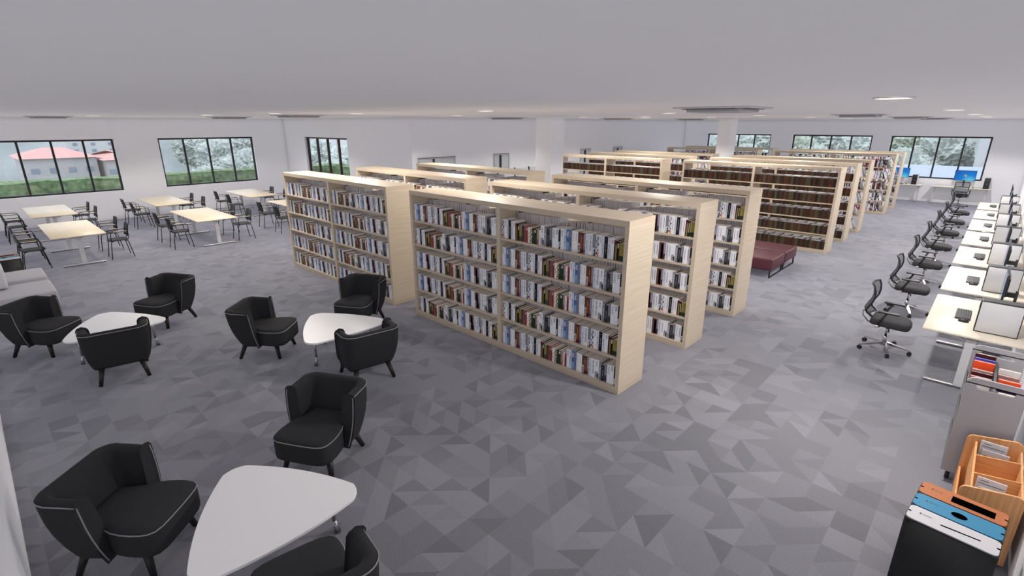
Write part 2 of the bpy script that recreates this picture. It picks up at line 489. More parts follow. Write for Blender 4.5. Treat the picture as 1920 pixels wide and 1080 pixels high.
# ------------------------------------------------------------------ ceiling fittings
LIGHTS = [(2.12, 0.57), (-3.6, 1.25), (-7.3, 1.0), (2.16, 6.03), (2.2, 11.2), (-7.88, 4.3), (-2.31, 5.25), (-8.52, -0.2), (-11.63, -0.55), (-2.01, 9.65),
          (-4.2, 11.8), (2.25, 15.6), (-15.1, -2.26), (-15.9, 1.4), (-7.4, 9.3), (-5.3, 9.6), (-7.3, 13.2), (-1.9, 14.0), (-1.8, 18.7), (2.2, 19.9)]
WHERE = ['nearest the camera over the right aisle', 'between the front and second bookcase rows', 'between the two left front bookcases', 'over the aisle beside the second computer desk', 'over the aisle beside the fourth computer desk',
         'nearest the first glazed door', 'over the maroon benches', 'over the carpet left of the left bookcases', 'nearest the near study tables', 'over the front brown bookcase', 'over the rear brown bookcase',
         'over the aisle beside the sixth computer desk', 'over the leftmost study table', 'over the middle study table by the windows', 'left of the near white column', 'just right of the near white column',
         'left of the far white column', 'over the sixth bookcase row', 'over the last bookcase row', 'in front of the right back window']
lt = None
sp = bpy.data.lights.new('downlight_lamp', 'SPOT'); sp.energy = 235; sp.spot_size = math.radians(150); sp.spot_blend = 0.25; sp.color = (1.0, 0.93, 0.83); sp.shadow_soft_size = 0.09
sp2 = sp.copy(); sp2.energy = 480; sp2.color = (1.0, 0.96, 0.90)
def rimring(mb, r0, r1, z0, z1, seg=28):
    rows = [[(r * math.cos(2 * PI * i / seg), r * math.sin(2 * PI * i / seg), z) for i in range(seg)] for r, z in ((r0, z1), (r0, z0), (r1, z0), (r1, z1))]
    mb.grid(rows, True)
for i, (x, y) in enumerate(LIGHTS):
    lab = 'round glowing ceiling downlight ' + WHERE[i]
    if i == 0:
        lt = thing('downlight', lab, 'ceiling light', (x, y, ZC), 0, 'round recessed downlights')
        mb = MB(); rimring(mb, 0.135, 0.155, -0.012, -0.001); mb.build('rim', M_RIM, lt)
        mb = MB(); mb.cyl((0, 0, -0.006), (0, 0, -0.002), 0.134, seg=28); mb.build('lens', M_LAMP, lt)
        reg(lt)
    else: dup(lt, (x, y, ZC), label=lab)
    lo = bpy.data.objects.new('downlight_lamp', sp2 if x > 2 else sp); COL.objects.link(lo); lo.location = (x, y, ZC - 0.03)
ACS = [(-0.05, 2.35, 'nearest the camera'), (0.3, 9.4, 'above the brown book rows'), (0.6, 14.7, 'above the white book rows'), (0.8, 18.9, 'nearest the back wall on the right'), (-10.0, 1.0, 'above the left bookcase'),
       (-14.4, 0.9, 'above the middle study tables'), (-9.5, 7.9, 'near the glazed door'), (-7.9, 12.2, 'above the far left brown row'), (-16.9, -3.0, 'above the leftmost study table'), (-6.9, 16.2, 'behind the far column')]
for i, (x, y, wh) in enumerate(ACS):
    lab = 'square grey ceiling air conditioning cassette ' + wh
    if i == 0:
        ac = thing('air_conditioner', lab, 'air conditioner', (x, y, ZC), 0, 'ceiling air cassettes')
        mb = MB(); mb.rbox(-0.5, 0.5, -0.5, 0.5, -0.018, -0.0005, 0.006, 1); mb.build('face_plate', M_ACP, ac)
        mb = MB(); mb.rbox(-0.36, 0.36, -0.36, 0.36, -0.065, -0.022, 0.01, 2); mb.build('intake_grille', M_AC, ac)
        for k in range(4):
            M = Matrix.Rotation(k * PI / 2, 4, 'Z')
            mb = MB(); mb.box(-0.33, 0.33, 0.385, 0.44, -0.026, -0.0185, M); mb.build('air_slot', M_CARTD, ac)
        reg(ac)
    else: dup(ac, (x, y, ZC), label=lab)

# ------------------------------------------------------------------ bookcases
H, D, L = 2.2, 0.595, 4.175
SZ = [0.09, 0.495, 0.90, 1.305, 1.71]           # upper faces of the five boards
def make_bookcase(lab, x, y):
    """x is the right end, y the front face."""
    t = thing('bookcase', lab, 'bookcase', (x, y, 0), 0, 'open two-bay maple bookcases')
    mb = MB(); mb.box(-L + 0.055, -0.055, 0.0, D, 2.13, H); mb.box(-L, -L + 0.055, 0, D, 2.13, H); mb.box(-0.055, 0, 0, D, 2.13, H); mb.build('top_panel', M_SHELF, t)
    for a in (-L, -0.055):
        mb = MB(); mb.box(a, a + 0.055, 0, D, 0, 2.13); mb.build('side_panel', M_SHELFV, t)
    mb = MB(); mb.box(-2.125, -2.06, 0.0, D, 0.09, 2.13); mb.build('divider', M_SHELFV, t)
    mb = MB(); mb.box(-L + 0.055, -0.055, 0.0, D, 0, 0.09); mb.build('base', M_SHELF, t)
    for z in SZ[1:]:
        for a, b in ((-L + 0.055, -2.125), (-2.06, -0.055)):
            mb = MB(); mb.box(a, b, 0.004, D - 0.004, z - 0.028, z); mb.build('shelf', M_SHELF, t)
    reg(t)
    return t
XLc = -4.858
ROWY = [0.0, 1.871, 3.755, 10.06, 11.99, 13.88, 18.53, 20.52]
rown = ['front', 'second', 'third', 'fourth', 'fifth', 'sixth', 'seventh', 'last']
desc = ['full of white and coloured books', 'full of white and coloured books', 'full of white and coloured books', 'packed with dark brown volumes', 'packed with dark brown volumes',
        'holding pale loosely leaning books', 'holding pale loosely leaning books', 'holding pale loosely leaning books']
cases = []
bc = None
for r, y in enumerate(ROWY):
    for side, x in (('right', 0.0), ('left', XLc)):
        lab = 'maple bookcase %s, %s unit of the %s row' % (desc[r], side, rown[r])
        if bc is None: bc = make_bookcase(lab, x, y)
        else: dup(bc, (x, y, 0), label=lab)
        cases.append((r, side, x, y))

# ------------------------------------------------------------------ books
PAGE = lin((212, 204, 198)); PAGE2 = lin((198, 192, 197))
C = {k: lin(v) for k, v in dict(white=(232, 232, 238), soft=(212, 212, 222), grey=(128, 128, 136), char=(38, 38, 42), black=(18, 18, 20), blue=(62, 104, 172), sky=(120, 165, 215), brown=(92, 66, 58),
     fire=(226, 120, 50), red=(140, 44, 42), dred=(74, 30, 32), olive=(140, 126, 62), navy=(52, 44, 78), pink=(140, 90, 80), green=(26, 52, 42), moss=(70, 76, 44), tan=(172, 138, 112),
     magenta=(180, 52, 66), gold=(200, 150, 70), lilac=(150, 146, 172), beige=(206, 196, 170)).items()}
# kind, width, height, spine colour, second colour, word, words used in the label
CAT = [('collage', .040, .285, 'soft', 'grey', 'DREAM', 'grey collage-spined book'), ('text', .036, .282, 'white', 'grey', 'NOTES', 'white book with thin grey title'), ('text', .032, .282, 'soft', 'grey', '', 'pale grey book'),
       ('text', .042, .28, 'black', 'grey', '', 'black book with grey title'), ('text', .036, .275, 'soft', 'grey', '', 'pale grey dull-titled book'), ('text', .038, .275, 'white', 'red', 'NIK', 'white book with red lettering'),
       ('two', .034, .245, 'dred', 'olive', '', 'dark red and brown book'), ('text', .030, .235, 'black', 'white', 'JEWEL', 'black book with white lettering'), ('plain', .040, .23, 'olive', 'moss', '', 'olive green book'),
       ('two', .028, .23, 'navy', 'brown', '', 'navy blue book'), ('text', .034, .232, 'pink', 'dred', '', 'dusty pink book'), ('text', .030, .225, 'red', 'white', 'FUN', 'red book with white lettering'),
       ('text', .030, .215, 'white', 'char', '', 'short white book'), ('collage', .036, .222, 'beige', 'brown', '', 'short beige picture-spined book'), ('plain', .026, .218, 'moss', 'green', '', 'thin moss green book'),
       ('text', .046, .21, 'green', 'white', 'ME', 'dark green book with white lettering'), ('plain', .030, .212, 'tan', 'pink', '', 'short tan book'), ('text', .028, .205, 'white', 'green', '', 'thin short white book'), ('two', .030, .20, 'magenta', 'green', '', 'bright red and green book'),
       ('photo', .054, .285, 'white', 'grey', 'ARTIS', 'wide white photo-footed book'), ('text', .034, .272, 'grey', 'white', '', 'mid grey book'), ('text', .046, .235, 'char', 'grey', '', 'charcoal grey book'), ('photo', .036, .27, 'grey', 'char', '', 'grey photo-spined book'),
       ('text', .044, .275, 'white', 'grey', 'SPACES', 'white book with pale capitals'), ('text', .046, .278, 'white', 'char', 'BIG', 'white book with bold black word'), ('photo', .032, .265, 'char', 'soft', '', 'black spotted book'),
       ('text', .040, .288, 'white', 'grey', 'HOUSE', 'bright white book'), ('text', .036, .286, 'soft', 'char', '', 'white book with low black title'), ('blue', .042, .286, 'blue', 'white', 'TRUE', 'blue book with white vertical title'), ('text', .034, .28, 'grey', 'char', '', 'grey striped book'),
       ('dots', .040, .282, 'white', 'char', 'VEGN L', 'white book with spaced letters'), ('dots', .040, .28, 'white', 'char', 'KBAY', 'white book with black letters'), ('fire', .100, .28, 'brown', 'fire', 'HITCH', 'wide brown book with orange flame'),
       ('text', .040, .28, 'soft', 'grey', '', 'pale lilac-white book'), ('text', .050, .282, 'white', 'grey', 'DASHBOARD', 'white book with vertical title'), ('photo', .040, .28, 'grey', 'soft', '', 'grey street-photo book'),
       ('green', .062, .225, 'olive', 'green', '', 'wide olive green end book')]
SEG1 = list(range(0, 19)); SEGB = list(range(19, 26)); SEGC = list(range(26, 36))
ROWX = SEGC + SEG1 + SEGC[:9] + SEGB
ROWYY = SEG1[:-1] + SEGB + SEGC + SEG1[:7] + [7, 36]

def spine_marks(mb, spec, w, h, y, detail, flip=1):
    """small printed patches just in front of the spine; x grows with flip."""
    kind, _, _, c1, c2, word, _ = spec
    e = 0.0006
    def q(x0, x1, z0, z1, col):
        mb.cur = C[col] if isinstance(col, str) else col
        ya = y - e * flip
        P = [(x0, ya, z0), (x1, ya, z0), (x1, ya, z1), (x0, ya, z1)]
        mb.poly(P if flip > 0 else P[::-1])
    if kind == 'fire':
        q(w * .30, w * .72, h * .05, h * .95, 'dred'); q(w * .33, w * .62, h * .16, h * .8, 'fire'); q(w * .36, w * .55, h * .58, h * .9, 'gold'); q(w * .34, w * .70, 0.004, h * .22, 'red'); q(w * .74, w * .97, .004, h * .97, 'lilac'); q(w * .76, w * .93, h * .05, h * .36, 'dred')
    elif kind == 'blue': q(w * .1, w * .9, .004, h * .42, 'sky')
    elif kind == 'two': q(w * .5, w * .98, .004, h * .8, c2)
    elif kind == 'photo':
        for k in range(5): q(w * .05, w * (.4 + .12 * (k * 7 % 5)), h * (.04 + .07 * k), h * (.10 + .07 * k), c2)
        q(w * .55, w * .92, .006, h * .3, 'char')
    elif kind == 'collage':
        for k in range(6): q(w * (.5 if k % 2 else .1), w * (.95 if k % 2 else .5), h * (.1 + .14 * k), h * (.2 + .14 * k), c2 if k % 3 else 'char')
        q(w * .55, w * .95, .004, h * .2, 'fire' if c1 == 'soft' else 'tan')
    elif kind in ('plain', 'green'): q(w * .02, w * .98, .004, h * .3, c2)
    if not detail: 
        if kind in ('text', 'dots'):
            q(w * .38, w * .62, h * .25, h * .85, tuple((a * 2 + b) / 3 for a, b in zip(C[c2], C[c1])))
        return
    if word and kind != 'photo':
        colr = 'char' if kind == 'dots' else ('white' if kind in ('fire', 'blue') else c2)
        hh = min(w * .55, .028); ln = len(word) * 4 * hh / 5
        if kind == 'dots': hh = w * .28; ln = len(word) * hh * 2
        top = h * .93 if kind != 'fire' else ln + .01
        if ln > h * .85: hh *= h * .85 / ln; ln = h * .85
        if kind == 'dots':
            for i2, ch in enumerate(word):
                for r4 in word_rects(ch, w * .38, h * .88 - i2 * h * .1, hh * 1.2): q(*r4, colr)
            q(w * .4, w * .6, h * .07, h * .1, 'char')
        else:
            for r4 in word_rects(word, (w * .04 if kind == 'fire' else w / 2 - hh / 2), top, hh, True): q(*r4, colr)
            if kind == 'fire':
                for r4 in word_rects('FEAR', w * .76, ln + .01, hh * .8, True): q(*r4, 'white')
    elif kind == 'photo' and word:
        for r4 in word_rects(word, w * .25, h * .9, w * .35, True): q(*r4, 'red' if c1 == 'white' else 'soft')
    elif kind == 'text':
        n = 7
        for k in range(n):
            q(w * .36, w * .60, h * (.2 + .075 * k), h * (.2 + .075 * k) + h * (.03 + .02 * (k % 3)), c2)
        q(w * .35, w * .6, h * .86, h * .885, c2)

def book_geo(cov, pag, spec, w, h, d, detail):
    """cover: spine plus two boards around a page block; spine on the plane y=0, book runs to +y, x from 0 to w."""
    c1 = C[spec[3]]; c2 = C[spec[4]]; t = .0025
    face = C['olive'] if spec[0] == 'green' else c1
    cov.cur = c1
    cov.box(0, w, 0, t, 0, h); cov.cur = c1; cov.box(0, t, t, d, 0, h); cov.cur = face; cov.box(w - t, w, t, d, 0, h)
    if spec[0] == 'green':
        cov.cur = C['moss']
        cov.poly([(w + .0005, .01, h * .04), (w + .0005, d - .01, h * .04), (w + .0005, d - .01, h * .42), (w + .0005, .01, h * .3)])
        cov.cur = C['char']; cov.poly([(w + .0005, d * .2, h * .80), (w + .0005, d * .62, h * .80), (w + .0005, d * .62, h * .83), (w + .0005, d * .2, h * .83)])
    spine_marks(cov, spec, w, h, 0, detail)
    pag.cur = PAGE
    pag.box(t, w - t, t, d - .003, .003, h - .004)

protos = {}
def book_proto(ci, w, h):
    k = ci
    if k not in protos:
        cov, pag = MB(), MB(); book_geo(cov, pag, CAT[ci], CAT[ci][1], CAT[ci][2], .205, True)
        protos[k] = (cov.mesh('book', M_BOOK, True), pag.mesh('page_block', M_BOOK, True))
    return protos[k]

CAT = [(a, b, c * (.93 if c > .25 else .96), d, e, f, g) for a, b, c, d, e, f, g in CAT]
def row_items(seq, width, rnd):
    tot = sum(CAT[i][1] for i in seq); k = (width - .03) / tot
    x = .008; out = []
    for i in seq:
        w = CAT[i][1] * k; out.append((i, x, w)); x += w + .0003
    return out

stuff = MB()
def mass_book(spec, x, y, z, w, h, d, flip, detail):
    """flip 1: spine towards -y at y; flip -1: spine towards +y at y."""
    c1 = C[spec[3]]
    y0, y1 = (y, y + d) if flip > 0 else (y - d, y)
    # faces: bottom, top, y0, x1, y1, x0
    fore = PAGE2
    cols = [c1, PAGE, c1 if flip > 0 else fore, c1, fore if flip > 0 else c1, c1]
    stuff.box(x, x + w, y0, y1, z, z + h, None, cols)
    n = len(stuff.v)
    if flip < 0:
        stuff.cur = tuple(v * .6 for v in c1)
        for a_ in (x, x + w - .0035): stuff.poly([(a_, y0 - .0006, z), (a_ + .0035, y0 - .0006, z), (a_ + .0035, y0 - .0006, z + h), (a_, y0 - .0006, z + h)])
    sub = MB(); spine_marks(sub, spec, w, h, 0, detail, 1)
    for f, c in zip(sub.f, sub.c):
        P = [sub.v[k] for k in f]
        stuff.cur = c
        if flip > 0: stuff.poly([(x + p[0], y + p[1], z + p[2]) for p in P])
        else: stuff.poly([(x + w - p[0], y - p[1], z + p[2]) for p in P])
rnd = random.Random(3)
BAYS = [(-L + .055, -2.125), (-2.06, -.055)]     # left bay, right bay
PATT = {0: 'XYXXY', 1: 'YXXYX'}                   # top shelf to bottom shelf
shelfname = ['top', 'second', 'middle', 'fourth', 'bottom']
nind = 0
for r, side, X, Y in cases:
    if r > 2: continue
    for b in (1, 0):
        x0, x1 = BAYS[b]
        for s in range(5):
            z = SZ[4 - s] + .0006; seq = ROWX if PATT[b][s] == 'X' else ROWYY
            # front facing row
            for j, (ci, bx, bw) in enumerate(row_items(seq, x1 - x0, rnd)):
                spec = CAT[ci]; hz = spec[2]; yy = Y + .035 + rnd.random() * .008
                if r == 0 and side == 'right' and nind < 300:
                    mc, mp = book_proto(ci, 0, 0)
                    o = bpy.data.objects.new('book', mc); COL.objects.link(o); o.location = (X + x0 + bx, yy, z); o.scale = (bw / spec[1], 1, 1)
                    tag(o, '%s, %s from left, %s shelf, %s bay, front bookcase' % (spec[6], ordinal(j + 1), shelfname[s], 'left' if b == 0 else 'right'), 'book', 'books facing out on the front bookcase')
                    p = bpy.data.objects.new('page_block', mp); COL.objects.link(p); p.parent = o
                    nind += 1
                else:
                    mass_book(spec, X + x0 + bx, yy, z, bw, hz, .205, 1, r == 0)
            # row standing behind, spines to the other side
            seq2 = ROWYY if PATT[b][s] == 'X' else ROWX
            for ci, bx, bw in row_items(seq2[::-1], x1 - x0, rnd):
                spec = CAT[ci]
                mass_book(spec, X + x0 + bx, Y + D - .035 - rnd.random() * .008, z, bw, spec[2] * 1.24 if spec[2] > .25 else spec[2] * 1.38, .205, -1, False)
# rows six to eight: looser, with gaps and leaning books
pal = ['white', 'soft', 'white', 'grey', 'soft', 'white', 'lilac', 'beige', 'green', 'soft', 'magenta', 'white', 'char']
pal2 = ['dred', 'red', 'soft', 'brown', 'grey', 'char', 'navy', 'soft', 'grey', 'green', 'white', 'dred']
def lean_book(x, y, z, w, h, d, ang, col):
    M = Matrix.Translation((x, y, z)) @ Matrix.Rotation(ang, 4, 'Y')
    stuff.box(0, w, 0, d, 0, h, M, [C[col], PAGE, C[col], C[col], PAGE2, C[col]])
for r, side, X, Y in cases:
    if r < 5: continue
    for b in (0, 1):
        x0, x1 = BAYS[b]
        for s in range(5):
            z = SZ[4 - s] + .001
            for flip in (1, -1):
                x = X + x0 + .02; P = pal2 if (s + r) % 2 == 0 and flip > 0 else pal
                yy = (Y + .04) if flip > 0 else (Y + D - .04 - .2)
                while x < X + x1 - .22:
                    w = rnd.choice((.014, .018, .022, .03, .036)); h = rnd.choice((.22, .25, .27, .28)); col = rnd.choice(P)
                    stuff.box(x, x + w, yy, yy + .2, z, z + h, None, [C[col], PAGE, C[col], C[col], PAGE2, C[col]])
                    if rnd.random() < .5:
                        stuff.cur = C['char'] if col in ('white', 'soft', 'beige') else C['soft']
                        zz = z + h * rnd.uniform(.1, .6); stuff.poly([(x + w * .2, yy - .0008, zz), (x + w * .8, yy - .0008, zz), (x + w * .8, yy - .0008, zz + h * .25), (x + w * .2, yy - .0008, zz + h * .25)])
                    x += w + .0005
                    if rnd.random() < .04: x += .05
                lc = 'white' if P is pal2 else 'char'
                lean_book(x + .004, yy, z + .001, .026, .27, .19, -math.radians(-24 if P is not pal2 else -24) * (-1), lc)
                if P is pal:
                    for k in range(3): lean_book(x + .036 + .024 * k, yy, z + .001, .02, .25, .19, -math.radians(20), 'white')
so = stuff.build('books', M_BOOK, None, True)
tag(so, 'all the other books packed on the maple bookcase shelves', 'books', None, 'stuff')

# rows four and five: solid ranks of brown bound volumes
BC = [lin(c) for c in ((66, 40, 26), (58, 34, 24), (44, 27, 20), (72, 44, 27), (62, 38, 24), (66, 66, 44), (50, 30, 22), (36, 22, 17), (60, 32, 22), (54, 42, 30))]
PTOP = [lin(c) for c in ((226, 225, 234), (205, 204, 216), (96, 94, 108), (236, 235, 242))]
stuffb = MB(); nb = 0; bproto = {}
def brown_cols(k): return BC[k % 10]
for r, side, X, Y in cases:
    if r not in (3, 4): continue
    for b in (1, 0):
        x0, x1 = BAYS[b]
        for s in range(5):
            z = SZ[4 - s] + .0006; n = 34; w = (x1 - x0 - .012) / n
            for j in range(n):
                x = X + x0 + .006 + j * w; k = (j * 7 + s * 3 + j // 5) % 10 if j % 6 != 4 else 5
                if r == 3 and side == 'right' and nb < 300:
                    if k not in bproto:
                        m1, m2 = MB(), MB(); ww = w - .0012
                        m1.cur = BC[k]; m1.box(0, ww, 0, .004, 0, .215); m1.box(0, .003, .004, .26, 0, .215); m1.box(ww - .003, ww, .004, .26, 0, .215)
                        m1.cur = tuple(v * 1.6 for v in BC[k])
                        for zz in (.03, .17): m1.poly([(.004, -.0006, zz), (ww - .004, -.0006, zz), (ww - .004, -.0006, zz + .006), (.004, -.0006, zz + .006)])
                        m2.cur = PTOP[k % 4]; m2.box(.003, ww - .003, .004, .256, .002, .21)
                        bproto[k] = (m1.mesh('bound_volume', M_BROWN, True), m2.mesh('page_block', M_BROWN, True))
                    o = bpy.data.objects.new('bound_volume', bproto[k][0]); COL.objects.link(o); o.location = (x, Y + .03, z)
                    tag(o, 'dark brown bound volume, %s from left, %s shelf, %s bay of the nearest brown bookcase' % (ordinal(j + 1), shelfname[s], 'left' if b == 0 else 'right'), 'book', 'brown volumes on the nearest brown bookcase')
                    p = bpy.data.objects.new('page_block', bproto[k][1]); COL.objects.link(p); p.parent = o
                    nb += 1
                else:
                    stuffb.box(x, x + w - .001, Y + .03, Y + .29, z, z + .215, None, [BC[k], PTOP[(j * 3 + s) % 4], BC[k], BC[k], BC[k], BC[k]])
                stuffb.box(x, x + w - .001, Y + .305, Y + D - .03, z, z + .215, None, [BC[k], PTOP[(j * 5 + s) % 4], PAGE2, BC[k], BC[k], BC[k]])
tag(stuffb.build('bound_volumes', M_BROWN, None, True), 'remaining dark brown bound volumes filling the fourth and fifth bookcase rows', 'books', None, 'stuff')

# ------------------------------------------------------------------ lounge armchairs
def arc_path(xa, xb, hw, R, n=7):
    P = [(xa, hw), ((xa + xb + R) / 2, hw)]
    for i in range(n + 1):
        a = PI / 2 * i / n; P.append((xb + R - R * math.sin(a), hw - R + R * math.cos(a)))
    P.append((xb, 0))
    return P + [(x, -y) for x, y in P[:-1][::-1]]
def shell_pt(j, k, inner):
    xa, xb, hw = 0.02 - 0.05 * k, -0.205 - 0.195 * k ** 0.75, 0.298 + 0.068 * k ** 0.85
    if not inner: hw += 0.02 * math.sin(PI * k); xb -= 0.02 * math.sin(PI * k)
    R = 0.06 + 0.08 * k
    if inner:
        hw -= 0.085; xb += 0.085; R = 0.03 + 0.05 * k
    P = arc_path(xa, xb, hw, R)
    return P[j]
def make_armchair(lab):
    t = thing('lounge_armchair', lab, 'armchair', (0, 0, 0), 0, 'black armchairs with grey piping')
    NP = len(arc_path(0, -.3, .3, .1)); ks = [0, .08, .25, .45, .65, .85, .96]
    rows = []
    for j in range(NP):
        dz = -0.02 * max(0, 1 - abs(j) / 3) - 0.02 * max(0, 1 - abs(NP - 1 - j) / 3)
        ring = []
        for k in ks: x, y = shell_pt(j, k, False); ring.append((x, y, .20 + .55 * k + dz * k))
        xo, yo = shell_pt(j, 1, False); xi, yi = shell_pt(j, 1, True)
        for f, zz in ((.12, .748), (.5, .760), (.88, .748)): ring.append((xo + (xi - xo) * f, yo + (yi - yo) * f, zz + dz))
        for k in ks[::-1]: x, y = shell_pt(j, k, True); ring.append((x, y, .20 + .55 * k + dz * k))
        rows.append(ring)
    mb = MB(); n0 = mb.grid(rows, True); R = len(rows[0])
    mb.smooth = False
    mb.face([n0 + i for i in range(R)]); mb.face([n0 + (NP - 1) * R + i for i in range(R)][::-1])
    sh = mb.build('backrest', M_BLKF, t)
    bv = sh.modifiers.new('round', 'BEVEL'); bv.width = 0.024; bv.segments = 4; bv.limit_method = 'ANGLE'; bv.angle_limit = math.radians(60); bv.use_clamp_overlap = True
    top = [(rows[j][6][0] * 1.006, rows[j][6][1] * 1.006, rows[j][6][2] + .006) for j in range(NP)]
    up = [(rows[0][i][0] + .004, rows[0][i][1] + .004, rows[0][i][2]) for i in range(6)]
    dn = [(rows[-1][i][0] + .004, rows[-1][i][1] - .004, rows[-1][i][2]) for i in range(6)]
    mb = MB(); mb.tube(up + top + dn[::-1], .0055, 6); mb.build('piping', M_PIPE, sh)
    # seat
    out = [(-.22, .20), (-.10, .215), (.0, .245), (.06, .272), (.14, .29), (.22, .297), (.29, .295), (.34, .284), (.375, .255), (.393, .20), (.399, .10), (.400, 0)]
    out = out + [(x, -y) for x, y in out[:-1][::-1]]
    cx = .06
    rows = [[(cx + (x - cx) * f, y * f, z) for x, y in out] for f, z in ((.5, .200), (.92, .200), (.985, .215), (1, .26), (1.0, .36), (1.0, .405), (.985, .428), (.94, .443), (.8, .452), (.5, .458), (.05, .46))]
    mb = MB(); n0 = mb.grid(rows, True); q_ = len(rows[0]); mb.face([n0 + (len(rows) - 1) * q_ + i for i in range(q_)]); mb.face([n0 + i for i in range(q_)][::-1]); st = mb.build('seat', M_BLKF, t)
    pp = [(cx + (x - cx) * 1.004, y * 1.004, .415) for x, y in out[1:-1]]
    mb = MB(); mb.tube(pp, .0055, 6); mb.build('piping', M_PIPE, st)
    for sx, sy in ((1, 1), (1, -1), (-1, 1), (-1, -1)):
        mb = MB(); mb.cyl((.235 * sx - (.0 if sx > 0 else -.03), .215 * sy, .215), (.285 * sx, .262 * sy, 0), .034, .022, 12); mb.build('leg', M_BLKW, t)
    reg(t)
    return t
TC = [(-6.17, -3.99), (-3.72, -1.74), (-0.66, -4.0)]
AF = [((-.80, -.72), math.radians(43)), ((-.83, .87), math.radians(-61)), ((.94, -.11), math.radians(170.5))]
AL = {(0, 0): 'black armchair in front of the grey sofa, left of the far white table', (0, 1): 'black armchair on open carpet behind the far left white table', (0, 2): 'black armchair with its back to us at the far left white table',
      (1, 0): 'black armchair left of the middle white table, facing right', (1, 1): 'black armchair close to the left bookcase, behind the middle white table', (1, 2): 'black armchair with its back to us at the middle white table',
      (2, 0): 'large black armchair in the bottom left corner beside the nearest white table', (2, 1): 'black armchair behind the nearest white table, facing the camera', (2, 2): 'black armchair cut off by the bottom edge, right of the nearest table'}
ach = None
for i, (tx, ty) in enumerate(TC):
    for j, ((dx, dy), a) in enumerate(AF):
        if ach is None:
            ach = make_armchair(AL[(i, j)]); ach.location = (tx + dx, ty + dy, 0); ach.rotation_euler.z = a
        else: dup(ach, (tx + dx, ty + dy, 0), a, AL[(i, j)])

# white three-cornered coffee tables
def tri_outline(r, sag, rad):
    P = []
    C3 = [(r * math.cos(a), r * math.sin(a)) for a in (PI, PI + 2 * PI / 3, PI + 4 * PI / 3)]
    for i in range(3):
        a, b = Vector(C3[i]), Vector(C3[(i + 1) % 3]); m = (a + b) / 2; nrm = m.normalized(); n = 48
        for k in range(n):
            t = k / n; u = (b - a) * t + a; f = 4 * t * (1 - t)
            u = u + nrm * sag * f
            P.append(u)
    # soften the corners
    for _ in range(36):
        Q = []
        for i, p in enumerate(P):
            d = min((p - Vector(c)).length for c in C3)
            if d < rad: Q.append((P[i - 1] + p * 1.0 + P[(i + 1) % len(P)]) / 3)
            else: Q.append(p)
        P = Q
    return [(p.x, p.y) for p in P]
TL = ['white three-cornered coffee table between three armchairs, nearest the grey sofa', 'white three-cornered coffee table in the middle, near the left bookcase', 'large white three-cornered coffee table nearest the camera']
ct = None
for i, (tx, ty) in enumerate(TC):
    if ct is None:
        ct = thing('coffee_table', TL[i], 'coffee table', (tx, ty, 0), 0, 'white three-cornered coffee tables')
        mb = MB(); O = tri_outline(.748, .085, .12); mb.prism(O, .405, .43); tp = mb.build('table_top', M_WTOP, ct)
        bv = tp.modifiers.new('round', 'BEVEL'); bv.width = .004; bv.segments = 2; bv.limit_method = 'ANGLE'
        for x, y in ((.17, .44), (.17, -.44), (-.45, 0)):
            mb = MB(); mb.cyl((x, y, .405), (x, y, .12), .016); mb.cyl((x, y, .12), (x * 1.04, y * 1.04, 0), .017, .027); lg = mb.build('leg', M_CHR, ct)
            mb = MB(); mb.cyl((x, y, .397), (x, y, .4045), .045, seg=20); mb.build('mounting_plate', M_CHR, lg)
        reg(ct)
    else: dup(ct, (tx, ty, 0), label=TL[i])

# ------------------------------------------------------------------ study tables and chairs
COLX = [-17.93, -13.87]; ROWS = [-3.45, -0.44, 2.45]
cn = ['by the windows', 'nearer the bookcases']; rn = ['nearest', 'middle', 'back']
stt = None
for ci, cx in enumerate(COLX):
    for ri, cy in enumerate(ROWS):
        lab = 'pale wooden study table on white T-legs, %s row, %s' % (rn[ri], cn[ci])
        if stt is None:
            stt = thing('study_table', lab, 'table', (cx, cy, 0), 0, 'pale wooden study tables')
            mb = MB(); mb.rbox(-1.29, 1.29, -.515, .515, .718, .742, .004, 1); mb.build('table_top', M_TABLE, stt)
            mb = MB(); mb.box(-1.05, 1.05, -.03, .03, .675, .705); mb.build('beam', M_GLEG, stt)
            for sx in (-1, 1):
                x = 1.09 * sx
                mb = MB(); mb.box(x - .028, x + .028, -.045, .045, .035, .64)
                # tapering neck
                mb.box(x - .03, x + .03, -.05, .05, .64, .675)
                lg = mb.build('leg', M_GLEG, stt)
                mb = MB(); mb.rbox(x - .03, x + .03, -.41, .41, .012, .040, .008, 2); ft = mb.build('foot', M_ALU, lg)
                mb = MB()
                for sy in (-1, 1): mb.tube([(x, .02 * sy, .66), (x - .05 * sx, .20 * sy, .69), (x + .12 * sx, .46 * sy, .708)], .013, 6)
                mb.build('bracket', M_GLEG, lg)
                mb = MB()
                for sy in (-1, 1): mb.cyl((x, .385 * sy, 0), (x, .385 * sy, .014), .02)
                mb.build('glide', M_BLK, lg)
            reg(stt)
        else: dup(stt, (cx, cy, 0), label=lab)
